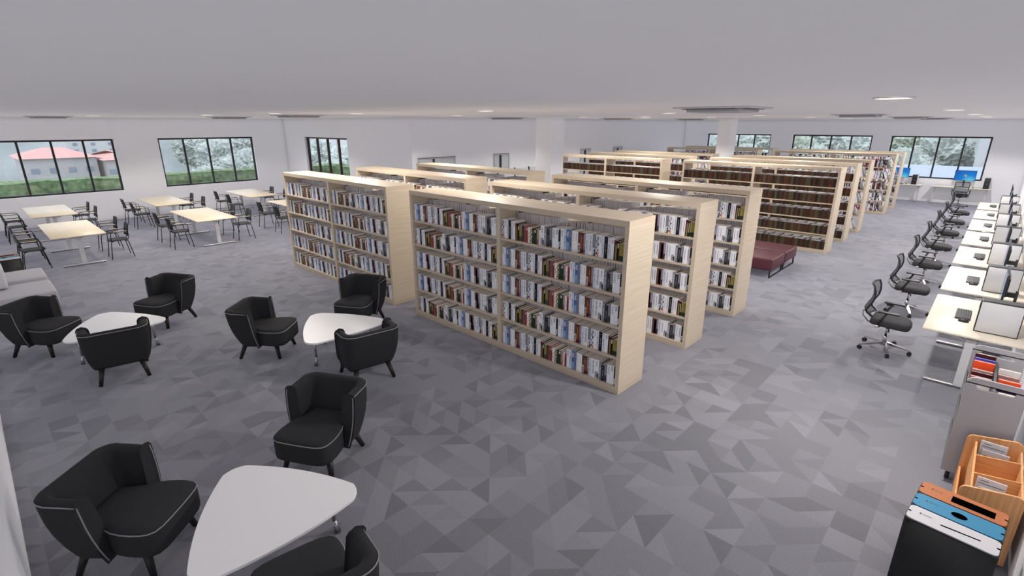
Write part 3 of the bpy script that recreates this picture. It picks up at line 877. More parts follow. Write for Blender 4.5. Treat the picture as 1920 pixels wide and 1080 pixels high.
def make_study_chair(lab):
    t = thing('study_chair', lab, 'chair', (0, 0, 0), 0, 'black study chairs with arms')
    out = [(-.20, .15), (-.16, .195), (0, .215), (.14, .205), (.21, .16), (.225, .08), (.228, 0)]
    out = out + [(x, -y) for x, y in out[:-1][::-1]]
    rows = [[(x * f, y * f, z) for x, y in out] for f, z in ((.3, .440), (.95, .440), (1, .448), (1, .462), (.96, .470), (.6, .473), (.05, .474))]
    mb = MB(); n0 = mb.grid(rows, True); q_ = len(rows[0]); mb.face([n0 + (len(rows) - 1) * q_ + i for i in range(q_)]); mb.face([n0 + i for i in range(q_)][::-1]); mb.build('seat', M_GREYF, t)
    rows = []
    for k in range(9):
        z = .535 + .315 * k / 8; hw = .185 - .03 * (abs(k - 4) / 4) ** 3
        x0 = -.205 - .06 * (k / 8)
        rows.append([(x0 + .035 * (abs(u) ** 2) - .0, hw * u, z) for u in [-1 + 2 * i / 10 for i in range(11)]])
    mb = MB(); mb.grid(rows); bk = mb.build('backrest', M_BLK, t)
    so_ = bk.modifiers.new('thick', 'SOLIDIFY'); so_.thickness = .018
    for sx, sy in ((1, 1), (1, -1), (-1, 1), (-1, -1)):
        mb = MB(); mb.tube([(.10 * sx, .14 * sy, .436), (.165 * sx, .19 * sy, .425), (.18 * sx, .196 * sy, .39), (.235 * sx, .225 * sy, 0)], .0105, 8); mb.build('leg', M_BLKM, t)
    for sy in (1, -1):
        mb = MB(); mb.tube([(-.215, .13 * sy, .66), (-.215, .20 * sy, .665), (-.19, .235 * sy, .668), (.10, .24 * sy, .668), (.15, .238 * sy, .655), (.165, .232 * sy, .61), (.172, .205 * sy, .43)], .0095, 8)
        ar = mb.build('arm_frame', M_BLKM, t)
        mb = MB(); mb.rbox(-.17, .10, .228 * sy - (.0 if sy > 0 else .024), .252 * sy + (.0 if sy > 0 else .024), .676, .688, .005, 2); mb.build('arm_pad', M_TABLE, ar)
    mb = MB()
    for sy in (1, -1): mb.tube([(-.10, .12 * sy, .43), (-.19, .12 * sy, .44), (-.214, .12 * sy, .50), (-.225, .12 * sy, .60)], .0095, 8)
    mb.build('back_stem', M_BLKM, t)
    reg(t)
    return t
scx = None
for ci, cx in enumerate(COLX):
    for ri, cy in enumerate(ROWS):
        for side, dy, a in (('near side', -.83, PI / 2), ('far side', .79, -PI / 2)):
            for q, dx in (('right end', .69), ('left end', -.58)):
                lab = 'black arm chair, %s %s of the %s study table %s' % (side, q, rn[ri], cn[ci])
                P = (cx + dx + (.06 if dy > 0 else 0), cy + dy, 0)
                if scx is None: scx = make_study_chair(lab); scx.location = P; scx.rotation_euler.z = a
                else: dup(scx, P, a, lab)

# ------------------------------------------------------------------ office chairs
def make_office(lab):
    t = thing('office_chair', lab, 'office chair', (0, 0, 0), 0, 'black mesh office chairs')
    out = [(-.21, .19), (-.12, .235), (.05, .25), (.18, .24), (.25, .19), (.275, .09), (.28, 0)]
    out = out + [(x, -y) for x, y in out[:-1][::-1]]
    rows = [[(x * f, y * f, z - (.03 * max(0, x * f - .12) / .16)) for x, y in out] for f, z in ((.3, .415), (.86, .415), (.97, .43), (1, .465), (.985, .50), (.93, .517), (.7, .522), (.3, .518), (.05, .517))]
    mb = MB(); n0 = mb.grid(rows, True); q_ = len(rows[0]); mb.face([n0 + (len(rows) - 1) * q_ + i for i in range(q_)]); mb.face([n0 + i for i in range(q_)][::-1]); mb.build('seat', M_SEATG, t)
    prof = [(-.215, .535), (-.285, .585), (-.30, .63), (-.27, .70), (-.235, .78), (-.225, .86), (-.235, .94), (-.262, 1.01)]
    def bp(u, k):
        i = min(int(k), len(prof) - 2); f = k - i
        x = prof[i][0] * (1 - f) + prof[i + 1][0] * f; z = prof[i][1] * (1 - f) + prof[i + 1][1] * f
        hw = .225 - .05 * max(0, 1 - k / 2.5) - .012 * max(0, k - 6)
        return (x - .05 + .05 * u * u + .02, hw * u, z)
    K = len(prof) - 1
    loop = [bp(-1, k * .5) for k in range(2 * K + 1)] + [bp(u, K) for u in (-.6, -.2, .2, .6)] + [bp(1, K - k * .5) for k in range(2 * K + 1)] + [bp(u, 0) for u in (.6, .2, -.2, -.6)]
    mb = MB(); mb.tube(loop, .013, 8, True); bk = mb.build('backrest_frame', M_BLK, t)
    mb = MB()
    for i in range(1, 26):
        k = K * i / 26
        mb.tube([bp(-1 + 2 * j / 6, k + .12 * math.sin(j * PI)) for j in range(7)], .0042, 4)
    for j in range(-6, 7):
        mb.tube([bp(j / 7, k * .5) for k in range(2 * K + 1)], .0030, 4)
    mb.build('mesh_web', M_WEB, bk)
    mb = MB(); mb.rbox(-.305, -.285, -.17, .17, .59, .65, .008, 2); mb.build('lumbar_pad', M_BLK, bk)
    mb = MB()
    for sy in (1, -1): mb.tube([(-.325, .13 * sy, .60), (-.315, .13 * sy, .52), (-.24, .11 * sy, .43), (-.10, .05 * sy, .395)], .011, 8)
    mb.build('back_strut', M_CHR, t)
    for sy in (1, -1):
        mb = MB(); mb.tube([(-.08, .20 * sy, .41), (-.11, .262 * sy, .44), (-.07, .276 * sy, .54), (-.02, .28 * sy, .645)], .02, 8, flat=.6)
        ar = mb.build('armrest', M_BLK, t)
        mb = MB(); mb.rbox(-.13, .13, .245 * sy if sy > 0 else -.315, .315 if sy > 0 else -.245, .645, .672, .012, 3); mb.build('arm_pad', M_BLK, ar)
        mb = MB(); mb.rbox(-.135, -.085, .245 * sy if sy > 0 else -.285, .285 if sy > 0 else -.245, .405, .445, .008, 2); mb.build('arm_bracket', M_ALU, ar)
    mb = MB(); mb.rbox(-.13, .12, -.10, .10, .375, .424, .015, 2); mb.cyl((.03, -.09, .385), (.05, -.29, .385), .008); mb.build('tilt_mechanism', M_BLK, t)
    mb = MB(); mb.cyl((0, 0, .11), (0, 0, .24), .028); mb.cyl((0, 0, .24), (0, 0, .376), .016); mb.build('gas_lift', M_CHR, t)
    mb = MB(); mb.cyl((0, 0, .085), (0, 0, .14), .045)
    for i in range(5):
        a = 2 * PI * i / 5; c, s_ = math.cos(a), math.sin(a)
        M = Matrix.Rotation(a, 4, 'Z')
        n = len(mb.v)
        mb.v += [tuple(M @ Vector(p)) for p in ((.03, -.026, .10), (.03, .026, .10), (.03, .026, .138), (.03, -.026, .138), (.335, -.013, .066), (.335, .013, .066), (.335, .013, .084), (.335, -.013, .084))]
        for f in ((0, 1, 2, 3), (7, 6, 5, 4), (0, 4, 5, 1), (1, 5, 6, 2), (2, 6, 7, 3), (3, 7, 4, 0)): mb.face([n + q for q in f])
    mb.build('star_base', M_CHR, t)
    for i in range(5):
        a = 2 * PI * i / 5; c, s_ = math.cos(a), math.sin(a); x, y = .325 * c, .325 * s_
        mb = MB(); px, py = -s_, c
        for o_ in (-.022, .006): mb.cyl((x + px * o_, y + py * o_, .029), (x + px * (o_ + .016), y + py * (o_ + .016), .029), .029, seg=16)
        mb.cyl((x, y, .04), (x, y, .07), .009); mb.build('caster', M_BLK, t)
    reg(t)
    return t
OC = []
och = None
DY = [3.07 + 2.235 * k for k in range(7)]
dn = ['nearest computer desk', 'second computer desk', 'third computer desk', 'fourth computer desk', 'fifth computer desk', 'sixth computer desk', 'computer desk farthest along the row']
for k, y in enumerate(DY):
    lab = 'black mesh office chair pulled out from the %s' % dn[k]
    P = (2.17, y + .85, 0)
    if och is None: och = make_office(lab); och.location = P
    else: dup(och, P, 0, lab)
dup(och, (1.87, 22.98, 0), PI / 2, 'black mesh office chair facing the back wall under the blue screen')
dup(och, (-.55, 22.98, 0), PI / 2, 'black mesh office chair half hidden behind the last bookcase')

# ------------------------------------------------------------------ computer desks
def make_desk(lab, w, d):
    """w runs along local y, d along local x; front edge at x=0."""
    t = thing('computer_desk', lab, 'desk', (0, 0, 0), 0, 'pale computer desks')
    mb = MB(); mb.rbox(0, d, 0, w, .715, .74, .003, 1); mb.build('desk_top', M_DESK, t)
    mb = MB(); mb.box(d * .5 - .03, d * .5 + .03, .14, w - .14, .67, .705); mb.build('beam', M_GLEG, t)
    for y in (.11, w - .11):
        mb = MB(); mb.box(d * .5 - .05, d * .5 + .05, y - .03, y + .03, .035, .67); lg = mb.build('leg', M_GLEG, t)
        mb = MB(); mb.rbox(.13, d - .10, y - .03, y + .03, .012, .04, .008, 2); mb.build('foot', M_ALU, lg)
        mb = MB()
        for sx in (-1, 1): mb.tube([(d * .5, y, .64), (d * .5 + .20 * sx, y, .68), (d * .5 + min(.40, d / 2 - .05) * sx, y, .703)], .014, 6)
        mb.build('bracket', M_GLEG, lg)
        mb = MB()
        for x in (.16, d - .13): mb.cyl((x, y, 0), (x, y, .014), .02)
        mb.build('glide', M_BLK, lg)
    reg(t)
    return t
dsk = None
for k, y in enumerate(DY):
    lab = 'pale %s against the right wall with keyboard and tower' % dn[k]
    if dsk is None: dsk = make_desk(lab, 1.87, .98); dsk.location = (2.60, y, 0)
    else: dup(dsk, (2.60, y, 0), 0, lab)
d2 = make_desk('pale computer desk by the back wall under the right window', 1.89, .70); d2.location = (2.75, 23.2, 0); d2.rotation_euler.z = PI / 2; reg(None)
dup(d2, (.53, 23.2, 0), PI / 2, 'pale computer desk by the back wall, partly behind the last bookcase')

# blue desktop picture with the four-pane flag
def screen_mat():
    m = bpy.data.materials.new('blue_desktop_screen'); m.use_nodes = True
    nt = m.node_tree; N = nt.nodes; L_ = nt.links; N.remove(N['Principled BSDF'])
    tc = N.new('ShaderNodeTexCoord'); mp = N.new('ShaderNodeMapping'); mp.inputs['Location'].default_value = (0, .16, -.22)
    L_.new(tc.outputs['Object'], mp.inputs['Vector'])
    ln = N.new('ShaderNodeVectorMath'); ln.operation = 'LENGTH'; L_.new(mp.outputs[0], ln.inputs[0])
    cr = N.new('ShaderNodeValToRGB'); e = cr.color_ramp.elements
    e[0].position = 0.02; e[0].color = (.18, .72, .85, 1); e[1].position = .75; e[1].color = (.006, .05, .36, 1)
    q = e.new(.28); q.color = (.01, .22, .66, 1)
    L_.new(ln.outputs['Value'], cr.inputs['Fac'])
    em = N.new('ShaderNodeEmission'); em.inputs['Strength'].default_value = 0.95; L_.new(cr.outputs[0], em.inputs['Color'])
    gl = N.new('ShaderNodeBsdfGlossy'); gl.inputs['Roughness'].default_value = 0.12
    fr = N.new('ShaderNodeFresnel'); fr.inputs['IOR'].default_value = 1.45
    mx = N.new('ShaderNodeMixShader'); L_.new(fr.outputs[0], mx.inputs[0]); L_.new(em.outputs[0], mx.inputs[1]); L_.new(gl.outputs[0], mx.inputs[2])
    L_.new(mx.outputs[0], N['Material Output'].inputs['Surface'])
    return m
M_SCREEN = screen_mat()
M_FL = [emit('flag_red', (.85, .16, .06), .9), emit('flag_green', (.35, .65, .12), .9), emit('flag_blue', (.10, .42, .85), .9), emit('flag_yellow', (.98, .72, .12), .9)]
def make_monitor(lab):
    """screen faces -x; origin on the desk under the stand."""
    t = thing('monitor', lab, 'monitor', (0, 0, 0), 0, 'slim black monitors')
    mb = MB(); mb.rbox(-.012, .012, -.345, .345, .26, .68, .005, 2); mb.rbox(.012, .035, -.2, .2, .36, .60, .008, 2); hs = mb.build('housing', M_BLK, t)
    mb = MB(); mb.box(-.0145, -.0125, -.335, .335, .27, .67); sc_ = mb.build('screen', M_SCREEN, t)
    mb = MB(); k = 0
    for a, (y0, z0) in enumerate(((.004, .479), (-.040, .475), (.004, .435), (-.040, .431))):
        mb.mi = a; q = .006 if a % 2 else 0
        mb.poly([(-.0155, y0 + .036, z0), (-.0155, y0, z0 + .004 - q), (-.0155, y0 + .001, z0 + .040 - q), (-.0155, y0 + .037, z0 + .036)])
    mb.build('flag_emblem', M_FL, sc_)
    mb = MB(); mb.rbox(.12, .15, -.03, .03, .012, .42, .006, 2); mb.build('stand_pole', M_BLK, t)
    mb = MB(); mb.rbox(.03, .125, -.035, .035, .33, .39, .008, 2); mb.build('stand_arm', M_BLK, t)
    mb = MB(); mb.rbox(.02, .20, -.13, .13, .001, .014, .005, 2); mb.build('stand_foot', M_BLK, t)
    reg(t)
    return t
def make_keyboard(lab):
    t = thing('keyboard', lab, 'keyboard', (0, 0, 0), 0, 'black keyboards')
    mb = MB(); mb.rbox(0, .165, -.24, .24, .0, .016, .005, 2); mb.build('case', M_BLK, t)
    mb = MB()
    for r in range(6):
        for c in range(20):
            x = .012 + r * .0245; y = -.228 + c * .023
            mb.box(x, x + .019, y, y + .019, .016, .024)
    mb.build('keys', M_KEY, t); reg(t)
    return t
def make_mouse(lab):
    t = thing('mouse', lab, 'mouse', (0, 0, 0), 0, 'black computer mice')
    rows = []
    for f, z in ((1, 0), (1.04, .008), (1, .018), (.85, .028), (.6, .034), (.3, .037), (.03, .038)):
        rows.append([(.055 * f * math.cos(2 * PI * i / 16), .03 * f * math.sin(2 * PI * i / 16), z) for i in range(16)])
    mb = MB(); mb.grid(rows, True); mb.face([i for i in range(16)][::-1]); mb.face([96 + i for i in range(16)]); mb.build('shell', M_BLK, t)
    mb = MB(); mb.cyl((.025, -.004, .030), (.025, .004, .030), .008); mb.build('scroll_wheel', M_KEY, t); reg(t)
    return t
def make_tower(lab):
    """front faces -x, origin at the front left bottom corner; depth .41, width .18, height .41."""
    t = thing('computer_tower', lab, 'computer tower', (0, 0, 0), 0, 'computer towers with pale side panels')
    mb = MB(); mb.rbox(0, .41, 0, .18, .001, .412, .006, 2); mb.build('case', M_BLK, t)
    for y0, y1 in ((-.004, -.0003), (.1803, .184)):
        mb = MB(); mb.rbox(.012, .40, y0, y1, .014, .398, .0015, 1); mb.build('side_panel', M_PCG, t)
    mb = MB(); mb.box(-.004, -.0003, .02, .16, .30, .345); mb.build('drive_door', M_KEY, t)
    mb = MB(); mb.cyl((-.004, .09, .19), (-.0003, .09, .19), .012); mb.build('power_button', M_ALU, t)
    mb = MB(); mb.box(.02, .39, .012, .168, .4125, .4145); mb.build('top_panel', M_CARTD, t)
    reg(t)
    return t
ZD = .7405
for k, y in enumerate(DY + [None, None]):
    w = dn[k] if k < 7 else ('back-wall desk under the right window' if k == 7 else 'back-wall desk behind the last bookcase')
    if k < 7: F = lambda lx, ly: (2.60 + lx, y + ly); rz = 0; off = lambda lx, ly: F(lx, ly)
    else:
        bx = 2.75 if k == 7 else .53
        off = lambda lx, ly: (bx - ly, 23.2 + lx); rz = PI / 2
    mon = ('monitor', make_monitor if k == 0 else None, (.67, 1.02) if k < 7 else (.42, .90))
    specs = [('m', 'slim black monitor on the ' + w, mon[2]), ('k', 'black keyboard on the ' + w, (.27, .93) if k < 7 else (.12, .90)), ('o', 'black mouse beside the keyboard on the ' + w, (.37, .60) if k < 7 else (.2, .56)), ('t', 'computer tower standing on the ' + w, (.48, .27) if k < 7 else (.2, .08 if k == 7 else .22))]
    for key, lab, pos in specs:
        P = (*off(*pos), ZD)
        if k == 0:
            o = {'m': make_monitor, 'k': make_keyboard, 'o': make_mouse, 't': make_tower}[key](lab); o.location = P
            OC.append(o); 
            if key == 't': KEEP = dict(zip('mkot', OC))
        else:
            reg(None); o = dup(KEEP[key], P, rz, lab)
reg(None)

# ------------------------------------------------------------------ book trolley
ct2 = thing('book_trolley', 'grey metal book trolley with handle slots, parked in front of the nearest desk', 'trolley', (3.09, .73, 0))
def end_panel(y):
    mb = MB(); w = .40; h0, h1 = .12, 1.10; r = .06
    outer = [(0, h0), (w, h0), (w, h1 - r)] + [(w - r + r * math.cos(a), h1 - r + r * math.sin(a)) for a in (PI / 6, PI / 3)] + [(w - r, h1), (r, h1)] + [(r - r * math.sin(a), h1 - r + r * math.cos(a)) for a in (PI / 6, PI / 3)] + [(0, h1 - r)]
    hx0, hx1, hz0, hz1 = .07, .33, 1.0, 1.05; rr = .025
    # panel drawn as bands around the rounded handle slot
    def band(P):
        n = len(mb.v); mb.v += [(a, y, b) for a, b in P] + [(a, y + .02, b) for a, b in P]; k = len(P)
        mb.face([n + i for i in range(k)]); mb.face([n + k + i for i in range(k)][::-1])
        for i in range(k): j = (i + 1) % k; mb.face([n + j, n + i, n + k + i, n + k + j])
    band([(0, h0), (w, h0), (w, hz0), (0, hz0)])
    Lh = [(hx0 + rr - rr * math.sin(a), (hz0 + hz1) / 2 - rr * math.cos(a)) for a in [PI * i / 8 for i in range(9)]]
    band([(0, hz0)] + Lh + [(0, hz1)])
    Rh = [(hx1 - rr + rr * math.sin(a), (hz0 + hz1) / 2 + rr * math.cos(a)) for a in [PI * i / 8 for i in range(9)]]
    band([(w, hz1)] + Rh + [(w, hz0)])
    band([(0, hz1), (w, hz1)] + outer[2:])
    return mb
for y in (0, .96): end_panel(y).build('end_panel', M_CART, ct2)
for z, nm in ((.17, 'lower_shelf'), (.47, 'middle_shelf'), (.76, 'upper_shelf')):
    mb = MB(); mb.box(.012, .388, .0205, .9595, z, z + .015); sh_ = mb.build(nm, M_CART, ct2)
    mb = MB(); mb.box(.19, .21, .0205, .9595, z + .0155, z + .2); mb.build('centre_spine', M_CARTD, sh_)
    mb = MB(); mb.box(.0, .012, .0205, .9595, z - .01, z + .045); mb.box(.388, .40, .0205, .9595, z - .01, z + .045); mb.build('shelf_lip', M_CARTD, sh_)
for x, y in ((.06, .1), (.34, .1), (.06, .88), (.34, .88)):
    mb = MB(); mb.cyl((x - .016, y, .045), (x + .016, y, .045), .045, seg=20); mb.cyl((x, y, .08), (x, y, .17), .012); mb.box(x - .02, x + .02, y - .02, y + .02, .09, .1); mb.build('caster', M_BLK, ct2)
def plain_book(lab, loc, w, d, h, col, rz=0, group=None, tilt=0, name='book', mark=None):
    """w thickness along x, d along y, spine at y=0."""
    c, p = MB(), MB(); c.cur = col; t = .003
    c.box(0, w, 0, t, 0, h); c.box(0, t, t, d, 0, h); c.box(w - t, w, t, d, 0, h)
    if mark: mark(c, w, d, h)
    p.cur = PAGE; p.box(t, w - t, t, d - .004, .003, h - .004)
    o = c.build(name, M_BOOK, None, True, loc); o.rotation_euler = (tilt, 0, rz); tag(o, lab, 'book', group)
    p.build('page_block', M_BOOK, o, True)
    return o
zt = .7756
CB = [('tall dark maroon', (58, 18, 24), .035, .275, .0), ('bright blue', (60, 66, 160), .025, .245, .02), ('orange-red', (214, 74, 34), .03, .23, .02), ('dusty pink', (168, 126, 124), .03, .17, .05), ('narrow maroon', (64, 22, 28), .025, .16, .02), ('wide dusty pink', (160, 124, 122), .03, .135, .03), ('white', (214, 210, 206), .03, .11, .03)]
y = 1.60
for nm, c, w, h, gap in CB:
    y -= w + .002 + gap
    plain_book(nm + ' book on the left side of the trolley top shelf', (3.275, y, zt), w, .155, h, lin(c), PI / 2, 'books on the trolley')
CB2 = [('white', (220, 216, 212), .03, .20, .0), ('dusty pink', (150, 112, 108), .03, .17, .05), ('grey-brown', (120, 104, 104), .04, .15, .03), ('vivid orange-red', (216, 74, 32), .03, .20, .10), ('dark navy', (36, 30, 66), .03, .14, .03), ('cream', (206, 196, 184), .04, .12, .04)]
y = 1.50
for nm, c, w, h, gap in CB2:
    y -= w + .004 + gap
    plain_book(nm + ' book on the right side of the trolley top shelf', (3.465, y, zt), w, .155, h, lin(c), PI / 2, 'books on the trolley')

# ------------------------------------------------------------------ orange wood magazine browser
rk = thing('magazine_browser', 'orange wooden magazine browser with stepped trays against the right wall', 'magazine rack', (3.20, -.28, 0))
def side_board(y0, x1, h, m, nm):
    mb = MB(); r = .05
    P = [(0, .04), (x1, .04), (x1, h + .05 - r)] + [(x1 - r + r * math.cos(a), h + .05 - r + r * math.sin(a)) for a in (PI / 8, PI / 4, 3 * PI / 8)] + [(x1 - r, h + .05), (r, h)] + [(r - r * math.sin(a), h - r + r * math.cos(a)) for a in (PI / 8, PI / 4, 3 * PI / 8)] + [(0, h - r)]
    n = len(mb.v); k = len(P); mb.v += [(a, y0, b) for a, b in P] + [(a, y0 + .018, b) for a, b in P]
    mb.face([n + i for i in range(k)]); mb.face([n + k + i for i in range(k)][::-1])
    for i in range(k): j = (i + 1) % k; mb.face([n + j, n + i, n + k + i, n + k + j])
    return mb.build(nm, m, rk)
side_board(0, .36, .60, M_OAKV, 'end_panel'); side_board(.92, .36, .60, M_OAKV, 'end_panel')
mb = MB(); mb.box(.345, .36, .0185, .9195, .06, .575); mb.build('back_panel', M_OAKV, rk)
mb = MB(); mb.box(.075, .3445, .0185, .9195, .26, .275); ut = mb.build('upper_tray', M_OAK, rk)
mb = MB(); mb.box(.06, .0745, .0185, .9195, .25, .55); mb.build('tray_lip', M_OAK, ut)
for yy in (.34, .66):
    mb = MB(); mb.prism([(.075, .2755), (.3445, .2755), (.3445, .59), (.075, .55)], 0, .012, Matrix.Translation((0, yy + .012, 0)) @ Matrix.Rotation(PI / 2, 4, 'X')); mb.build('tray_divider', M_OAK, ut)
mb = MB(); mb.box(.02, .3445, .0185, .9195, .09, .105); lt_ = mb.build('lower_tray', M_OAK, rk)
mb = MB(); mb.box(.005, .0195, .0185, .9195, .08, .26); mb.build('tray_lip', M_OAK, lt_)
for yy in (.46,):
    mb = MB(); mb.box(.02, .0595, yy, yy + .012, .1055, .24); mb.build('tray_divider', M_OAK, lt_)
def magmark(c, w, d, h):
    c.cur = lin((30, 30, 32)); c.poly([(w + .0006, .02, h * .80), (w + .0006, d - .02, h * .80), (w + .0006, d - .02, h * .82), (w + .0006, .02, h * .82)])
    c.cur = lin((90, 88, 92)); c.poly([(w + .0006, .015, h * .12), (w + .0006, d - .015, h * .12), (w + .0006, d - .015, h * .62), (w + .0006, .015, h * .62)])
    c.cur = lin((190, 188, 190)); c.poly([(w + .001, d * .35, h * .25), (w + .001, d * .75, h * .2), (w + .001, d * .6, h * .55), (w + .001, d * .3, h * .5)])
def magmark2(c, w, d, h):
    c.cur = lin((30, 30, 32)); c.poly([(w + .0006, .01, h * .86), (w + .0006, d - .01, h * .86), (w + .0006, d - .01, h * .875), (w + .0006, .01, h * .875)])
    c.poly([(w + .0006, .02, h * .93), (w + .0006, d * .4, h * .93), (w + .0006, d * .4, h * .945), (w + .0006, .02, h * .945)])
for (yb, which) in ((.70, 'far'), (.045, 'near')):
    M0 = 'compartment of the wooden browser'
    plain_book('black-banded white magazine at the back of the %s browser compartment' % which, (3.29, -.28 + yb + .13, .277), .012, .17, .345, lin((222, 222, 226)), -PI / 2, 'magazines in the browser', 0, 'magazine', magmark2)
    plain_book('white magazine with dark photo at the front of the %s browser compartment' % which, (3.31, -.28 + yb + .07, .277), .012, .17, .295, lin((226, 226, 230)), -PI / 2, 'magazines in the browser', 0, 'magazine', magmark)

# ------------------------------------------------------------------ recycling bins
def make_bin(lab, lidm, kind, word, inkm):
    """0.50 long in x, 0.19 in y, .62 tall, origin at one bottom corner."""
    t = thing('recycling_bin', lab, 'recycling bin', (0, 0, 0), 0, 'slim black recycling bins with coloured lids')
    mb = MB(); bm = bmesh.new(); bmesh.ops.create_cube(bm, size=1)
    for v in bm.verts: v.co = Vector((.25 + v.co.x * .50, .093 + v.co.y * .186, .30 + v.co.z * .60))
    bmesh.ops.bevel(bm, geom=[e for e in bm.edges if abs(e.verts[0].co.z - e.verts[1].co.z) > .1], offset=.035, segments=5, affect='EDGES')
    mb.add_bm(bm, None, True); mb.build('body', M_BIN, t)
    def rr(x0, x1, y0, y1, r, n=5):
        P = []
        for cx, cy, a0 in ((x1 - r, y1 - r, 0), (x0 + r, y1 - r, PI / 2), (x0 + r, y0 + r, PI), (x1 - r, y0 + r, 3 * PI / 2)):
            P += [(cx + r * math.cos(a0 + PI / 2 * i / n), cy + r * math.sin(a0 + PI / 2 * i / n)) for i in range(n + 1)]
        return P
    mb = MB(); mb.prism(rr(.001, .499, .001, .185, .035), .6005, .612); mb.build('collar', M_BLK, t)
    mb = MB(); mb.prism(rr(.006, .494, .006, .180, .032), .6125, .620); ld = mb.build('lid', lidm, t)
    mb = MB(); z = .6206
    if kind == 'slot': mb.prism([(.19, .075), (.195, .068), (.395, .088), (.40, .096), (.395, .1), (.19, .082)], z, z + .0004)
    elif kind == 'oval': mb.prism([(.26 + .045 * math.cos(2 * PI * i / 28), .09 + .034 * math.sin(2 * PI * i / 28)) for i in range(28)], z, z + .0004)
    else: mb.prism([(.19, .045), (.43, .045), (.43, .130), (.19, .130)], z, z + .0004)
    mb.build('opening', M_HOLE, ld)
    for x0, x1 in ((.005, .024), (.476, .495)):
        mb = MB(); mb.prism(rr(x0, x1, .085, .101, .0075, 4), z, z + .0004); mb.build('finger_notch', M_HOLE, ld)
    mb = MB()
    for a, b, c_, d_ in word_rects(word, .09, .115, .012): mb.poly([(a, c_, z + .0002), (b, c_, z + .0002), (b, d_, z + .0002), (a, d_, z + .0002)])
    for k in range(3): mb.poly([(.068, .10 + k * .007, z + .0002), (.080, .10 + k * .007, z + .0002), (.080, .104 + k * .007, z + .0002), (.068, .104 + k * .007, z + .0002)])
    mb.build('printed_word', inkm, ld)
    return t
KB = [('white', M_BINW, 'slot', 'KSSIR', 'narrow slot'), ('blue', M_BINB, 'oval', 'RECYCL', 'round hole'), ('orange', M_BINO, 'rect', 'KSSIR', 'wide black opening')]
bins = []
for i, (cn_, m_, kd, wd, tx_) in enumerate(KB):
    b = make_bin('black recycling bin with %s lid and %s, in the bottom right corner' % (cn_, tx_), m_, kd, wd, M_INK)
    b.location = (2.932 + i * .188 * math.sin(.09), -1.02 + i * .188 * math.cos(.09), 0); b.rotation_euler.z = -.09; bins.append(b)
reg(None)
for i, b in enumerate(bins):
    dup(b, (-11.42 - .192 * (i), -5.07, 0), PI / 2, 'black recycling bin with %s lid, behind the grey sofa' % KB[i][0])

# ------------------------------------------------------------------ grey sofa and maroon benches
sf = thing('sofa', 'light grey two-seat sofa on beech legs against the near wall', 'sofa', (-10.01, -5.30, 0))
mb = MB(); mb.rbox(-1.12, 1.12, .02, .96, .10, .15, .02, 2); mb.build('base', M_SOFA, sf)
for a, b in ((-1.14, -.19), (.10, 1.14)):
    mb = MB(); mb.rbox(a, b, .0, .98, .155, .43, .045, 4); mb.build('seat_cushion', M_SOFA, sf)
mb = MB(); mb.rbox(-.188, .098, .05, .9, .151, .30, .02, 2); mb.build('centre_block', M_SOFA, sf)
mb = MB(); mb.rbox(-.30, .46, .02, .40, .432, .82, .06, 4); mb.build('back_cushion', M_SOFA2, sf)
for x, y in ((-1.06, .06), (1.06, .06), (-1.06, .90), (1.06, .90)):
    mb = MB(); mb.cyl((x, y, .10), (x + .07 * (1 if x > 0 else -1), y + (.06 if y > .5 else -.03), 0), .035, .02, 10); mb.build('leg', M_WLEG, sf)
bn = None
for i, (y, lab) in enumerate(((6.66, 'maroon upholstered bench on black sled legs, nearer one, between bookcase rows'), (7.60, 'maroon upholstered bench on black sled legs, right before the brown bookcase'))):
    if bn is None:
        bn = thing('bench', lab, 'bench', (-.30, y, 0), 0, 'maroon benches between the bookcases')
        mb = MB(); mb.rbox(-2.0, 0, 0, .90, .165, .435, .04, 4); mb.build('seat', M_MAROON, bn)
        for x in (-1.85, -.04):
            mb = MB(); mb.box(x - .015, x + .015, .04, .86, 0, .018); mb.box(x - .015, x + .015, .04, .065, .018, .166); mb.box(x - .015, x + .015, .835, .86, .018, .166); mb.build('sled_leg', M_BLKM, bn)
        reg(bn)
    else: dup(bn, (-.30, y, 0), label=lab)

# ------------------------------------------------------------------ outside the windows
def leaf_mat(name, c1, c2, sc, rough=0.9):
    m = bpy.data.materials.new(name); m.use_nodes = True
    nt = m.node_tree; b = nt.nodes['Principled BSDF']; b.inputs['Roughness'].default_value = rough; b.inputs['Specular IOR Level'].default_value = 0.1
    geo = nt.nodes.new('ShaderNodeNewGeometry')
    n = nt.nodes.new('ShaderNodeTexNoise'); n.inputs['Scale'].default_value = sc; n.inputs['Detail'].default_value = 6
    nt.links.new(geo.outputs['Position'], n.inputs['Vector'])
    cr = nt.nodes.new('ShaderNodeValToRGB'); cr.color_ramp.elements[0].position = .35; cr.color_ramp.elements[1].position = .65
    cr.color_ramp.elements[0].color = (*c1, 1); cr.color_ramp.elements[1].color = (*c2, 1)
    nt.links.new(n.outputs['Fac'], cr.inputs['Fac']); nt.links.new(cr.outputs[0], b.inputs['Base Color'])
    return m
M_HEDGE = leaf_mat('hedge_leaves', (.07, .11, .055), (.16, .22, .12), 5.0)
M_TREE = leaf_mat('hazed_grey_green_crown', (.25, .28, .265), (.33, .37, .345), 3.5)  # distance haze is mixed into the leaf colour as pale grey
M_TREE2 = leaf_mat('hazed_pale_green_crown', (.25, .29, .24), (.33, .38, .32), 3.5)  # greens kept pale: the air haze is painted into this colour
M_HILL = leaf_mat('hazed_wooded_hill', (.19, .215, .215), (.26, .285, .285), .12)  # hill tone paled to stand for haze over distance
M_GRASS = leaf_mat('garden_ground', (.12, .16, .10), (.20, .23, .17), .3)
M_BARK = mat('tree_bark', (.12, .10, .08), .9)
